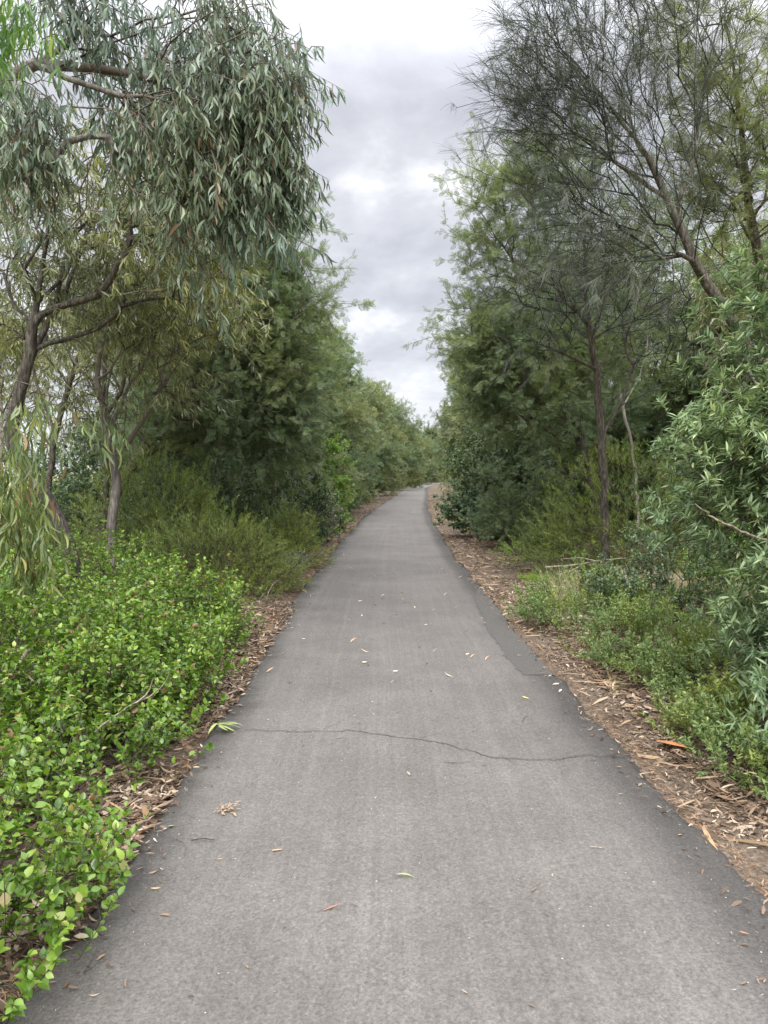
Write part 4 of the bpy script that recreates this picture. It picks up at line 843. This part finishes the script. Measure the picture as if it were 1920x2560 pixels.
one_leaf('fallen_leaf', 284, 1848, .045, 50, 'litter', M['pale_leaf'], 'pale curled leaf on the asphalt near the bottom bush', seed=5)
one_leaf('fallen_leaf', 588, 1842, .05, 20, 'litter', M['tan_leaf'], 'small curled orange leaf on the asphalt left of centre', seed=6)
one_leaf('fallen_leaf', 1128, 1508, .055, -40, 'litter', M['yellow_leaf'], 'yellow green leaf lying alone on the right half of the path above the crack', seed=7)
one_leaf('fallen_leaf', 927, 1496, .04, 60, 'oval', M['pale_leaf'], 'small pale yellow leaf alone in mid path above the crack', seed=8)
one_leaf('fallen_leaf', 160, 2032, .05, 10, 'oval', M['pale_leaf'], 'pale leaf on the asphalt under the low green sprig, bottom left', seed=9)
one_leaf('fallen_leaf', 1596, 2018, .03, -20, 'litter', M['orange_bark'], 'tiny orange leaf scrap near the lower right path edge', seed=10)
one_leaf('fallen_leaf', 325, 1925, .045, 15, 'litter', M['tan_leaf'], 'brown crumpled leaf on the asphalt, lower left', seed=12)
one_leaf('bark_scrap', 487, 1752,   .032, 0, 'litter', M['scrap'], 'flattened tan clump of bark and leaf fragments on the left of the path', 'bark scrap', seed=11, n=50, spread=1.2)
one_leaf('bark_slab', 1418, 1602, .26, -28, 'oval', M['orange_bark'], 'orange slab of fallen bark on the right verge beside the low shrub', 'bark', seed=13, z=-.01, tilt=.02)
one_leaf('leafy_twig', 470, 1580, .13, -5, 'sickle', M['green_leaf'], 'pale green leafy twig lying at the left end of the crack', 'twig', seed=14, n=8, spread=.55)
def stick(name, pts, r, mat, label, cat='twig', forks=(), seed=1):
    pts = [np.array(p, float) for p in pts]; o0 = pts[0].copy(); pos, par, rad = [], [], []
    for li, (pl, rr) in enumerate([(pts, r)] + [([np.array(q, float) for q in f[0]], f[1]) for f in forks]):
        c = catmull(pl, .03 if r < .01 else .08); rng = np.random.default_rng(seed + li); c[1:] += rng.normal(0, rr * .5, (len(c) - 1, 3)); prev = -1
        if li: prev = int(np.linalg.norm(np.array(pos) - c[0], axis=1).argmin()); c = c[1:]
        for k, q in enumerate(c): pos.append(q); par.append(prev); prev = len(pos) - 1; rad.append(rr * (1 - .6 * k / len(c)))
    th, _ = tubes(np.array(pos), np.array(par), np.array(rad), 0)
    V, F = th; o = mesh_np(name, V - o0, [F], mat, smooth=True); o.location = o0; tag(o, label, cat); return o
def G(x, y, z=.012): p = on_ground(x, y); return (p[0], p[1], z)
stick('twig', [G(412, 1821), G(438, 1817), G(464, 1820)], .003, M['dark_bark'], 'dark straight twig on the asphalt, left of the path centre')
stick('twig', [G(370, 1815), G(395, 1825), G(403, 1840), G(398, 1855)], .0016, M['brown_bark'], 'thin bent twig on the asphalt beside the straight dark one')
stick('twig', [G(1276, 1834), G(1290, 1836), G(1306, 1837)], .0022, M['dry_twig'], 'short pale twig on the right half of the path, below the crack')
stick('twig', [G(958, 1650), G(985, 1652), G(1018, 1650)], .0018, M['brown_bark'], 'thin straight twig just below the middle of the crack')
stick('twig', [G(1128, 1562), G(1132, 1555), G(1140, 1548)], .002, M['dark_bark'], 'short dark twig just above the right part of the crack')
stick('twig', [G(196, 2000), G(216, 1985), G(228, 1968)], .005, M['brown_bark'], 'brown stick on the asphalt at lower left beside the bottom bush')
stick('twig', [G(180, 2110), G(200, 2098), G(236, 2068)], .0015, M['brown_bark'], 'thin forked twig on the asphalt in the bottom left part', forks=[([G(190, 2104), G(200, 2080), G(208, 2066)], .0012)])
stick('twig', [G(1474, 1743), G(1500, 1750), G(1520, 1757)], .002, M['dry_twig'], 'pale twig lying across the dark right edge of the path')
# dead branches
stick('dead_branch', [D(-60, 1510, 4.3), D(-5, 1480, 4.3), D(35, 1450, 4.3), D(60, 1405, 4.3)], .022, M['dry_twig'], 'weathered dead branch sticking out of the hedge at the left photo edge', 'branch', forks=[([D(40, 1445, 4.3), D(62, 1462, 4.25), D(74, 1474, 4.2)], .008)])
stick('dead_branch', [D(200, 1585, 3.9), D(265, 1535, 3.9), D(320, 1505, 3.9), D(352, 1480, 3.85), D(368, 1448, 3.8)], .006, M['dry_twig'], 'pale thin dead branch arching through the middle of the hedge', 'branch', forks=[([D(300, 1515, 3.9), D(325, 1490, 3.9), D(330, 1468, 3.9)], .004)])
stick('dead_branch', [D(1700, 1180, 4.6), D(1620, 1155, 4.6), D(1540, 1118, 4.5), D(1500, 1085, 4.4)], .009, M['dry_twig'], 'bare tan stem slanting across the lower part of the grey green bush', 'branch')
stick('dead_branch', [D(1180, 1225, 10.6), D(1230, 1222, 10.5), D(1290, 1212, 10.4), D(1350, 1205, 10.2)], .012, M['dry_twig'], 'bare grey fallen branch lying by the dry grass on the right', 'branch', forks=[([D(1290, 1212, 10.4), D(1250, 1205, 10.4), D(1210, 1208, 10.4)], .007), ([D(1260, 1216, 10.45), D(1230, 1235, 10.4), D(1200, 1240, 10.4)], .006)])
# crumbs, grit and snapped twigs lying on the asphalt, thicker near the edges
def crumbs():
    rng = np.random.default_rng(610); n = 2600; y = 2.2 + 20 * rng.random(n) ** 1.5; u = np.where(rng.random(n) < .6, rng.choice([-1, 1], n) * (1.2 - np.abs(rng.normal(0, .12, n))), rng.uniform(-1.2, 1.2, n))
    a = rng.uniform(0, 6.28, n); ln = np.where(rng.random(n) < .85, rng.uniform(.004, .012, n), rng.uniform(.015, .04, n))
    V, F = place_leaves('litter', np.stack([cx(y) + u, y, np.full(n, .009) + rng.random(n) * .003], 1), np.stack([np.cos(a), np.sin(a), rng.normal(0, .1, n)], 1), rng.normal(0, .3, (n, 3)) + (0, 0, 1.), ln, rng)
    tag(mesh_np('leaf_crumbs', V, [F], M['litter']), 'tiny leaf crumbs and twig bits strewn on the asphalt', 'crumbs', kind='stuff')
crumbs()
def side_cracks():
    m = simple_mat('hairline_dirt', (.05, .045, .04)); r = np.random.default_rng(15)
    for x0, y0, x1, y1, w_ in ((700, 1577, 742, 1560, .003), (905, 1597, 950, 1586, .0025), (1080, 1633, 1110, 1652, .003), (1210, 1637, 1245, 1622, .0025), (700, 1302, 760, 1304, .004)):
        q = np.linspace(0, 1, 24); P = np.stack([np.array(on_ground(x0 + (x1 - x0) * t, y0 + (y1 - y0) * t)) for t in q]); P += r.normal(0, .004, P.shape)
        ribbon('crack', P, w_ * (1 - .7 * q), .0105, m, PATH)
side_cracks()
# scattered small pale leaves
G1 = 'small pale fallen leaves scattered on the path'
rng = np.random.default_rng(77); k = 0
proto = [one_leaf('fallen_leaf', 800, 1300, .045 + .012 * j, 0, 'litter', M['pale_leaf'] if j < 2 else M['tan_leaf'], 'small pale dry leaf scattered on the grey asphalt in the middle distance', 'leaf', G1, seed=500 + j, tilt=.25) for j in range(3)]
for i in range(62):
    y = rng.uniform(5.8, 10.8) if i < 50 else rng.uniform(11, 16); x = cx(y) + rng.uniform(-1.15, 1.15)
    if i < 3: o = proto[i]
    else: o = proto[i % 3].copy(); COL.objects.link(o)
    o.location = (x, y, .0085); o.rotation_euler = (0, 0, rng.uniform(0, 6.28)); s_ = rng.uniform(.6, 1.25); o.scale = (s_, s_, s_)
# a low sprig reaching onto the asphalt at lower left
bush('green_sprig', *on_ground(205, 2030), (.05, .05), .10, 7, 'hedge', M['hedge_leaf'], 71, 'single low green sprig leaning over the asphalt, bottom left', 'sprig', stems=1, r0=.003, m=6, sig=.03, rt=.001)
nt_ = sum(len(o.data.polygons) for o in {o.data.name: o for o in scene.objects if o.type == 'MESH'}.values()); print('UNIQUE FACES', nt_)
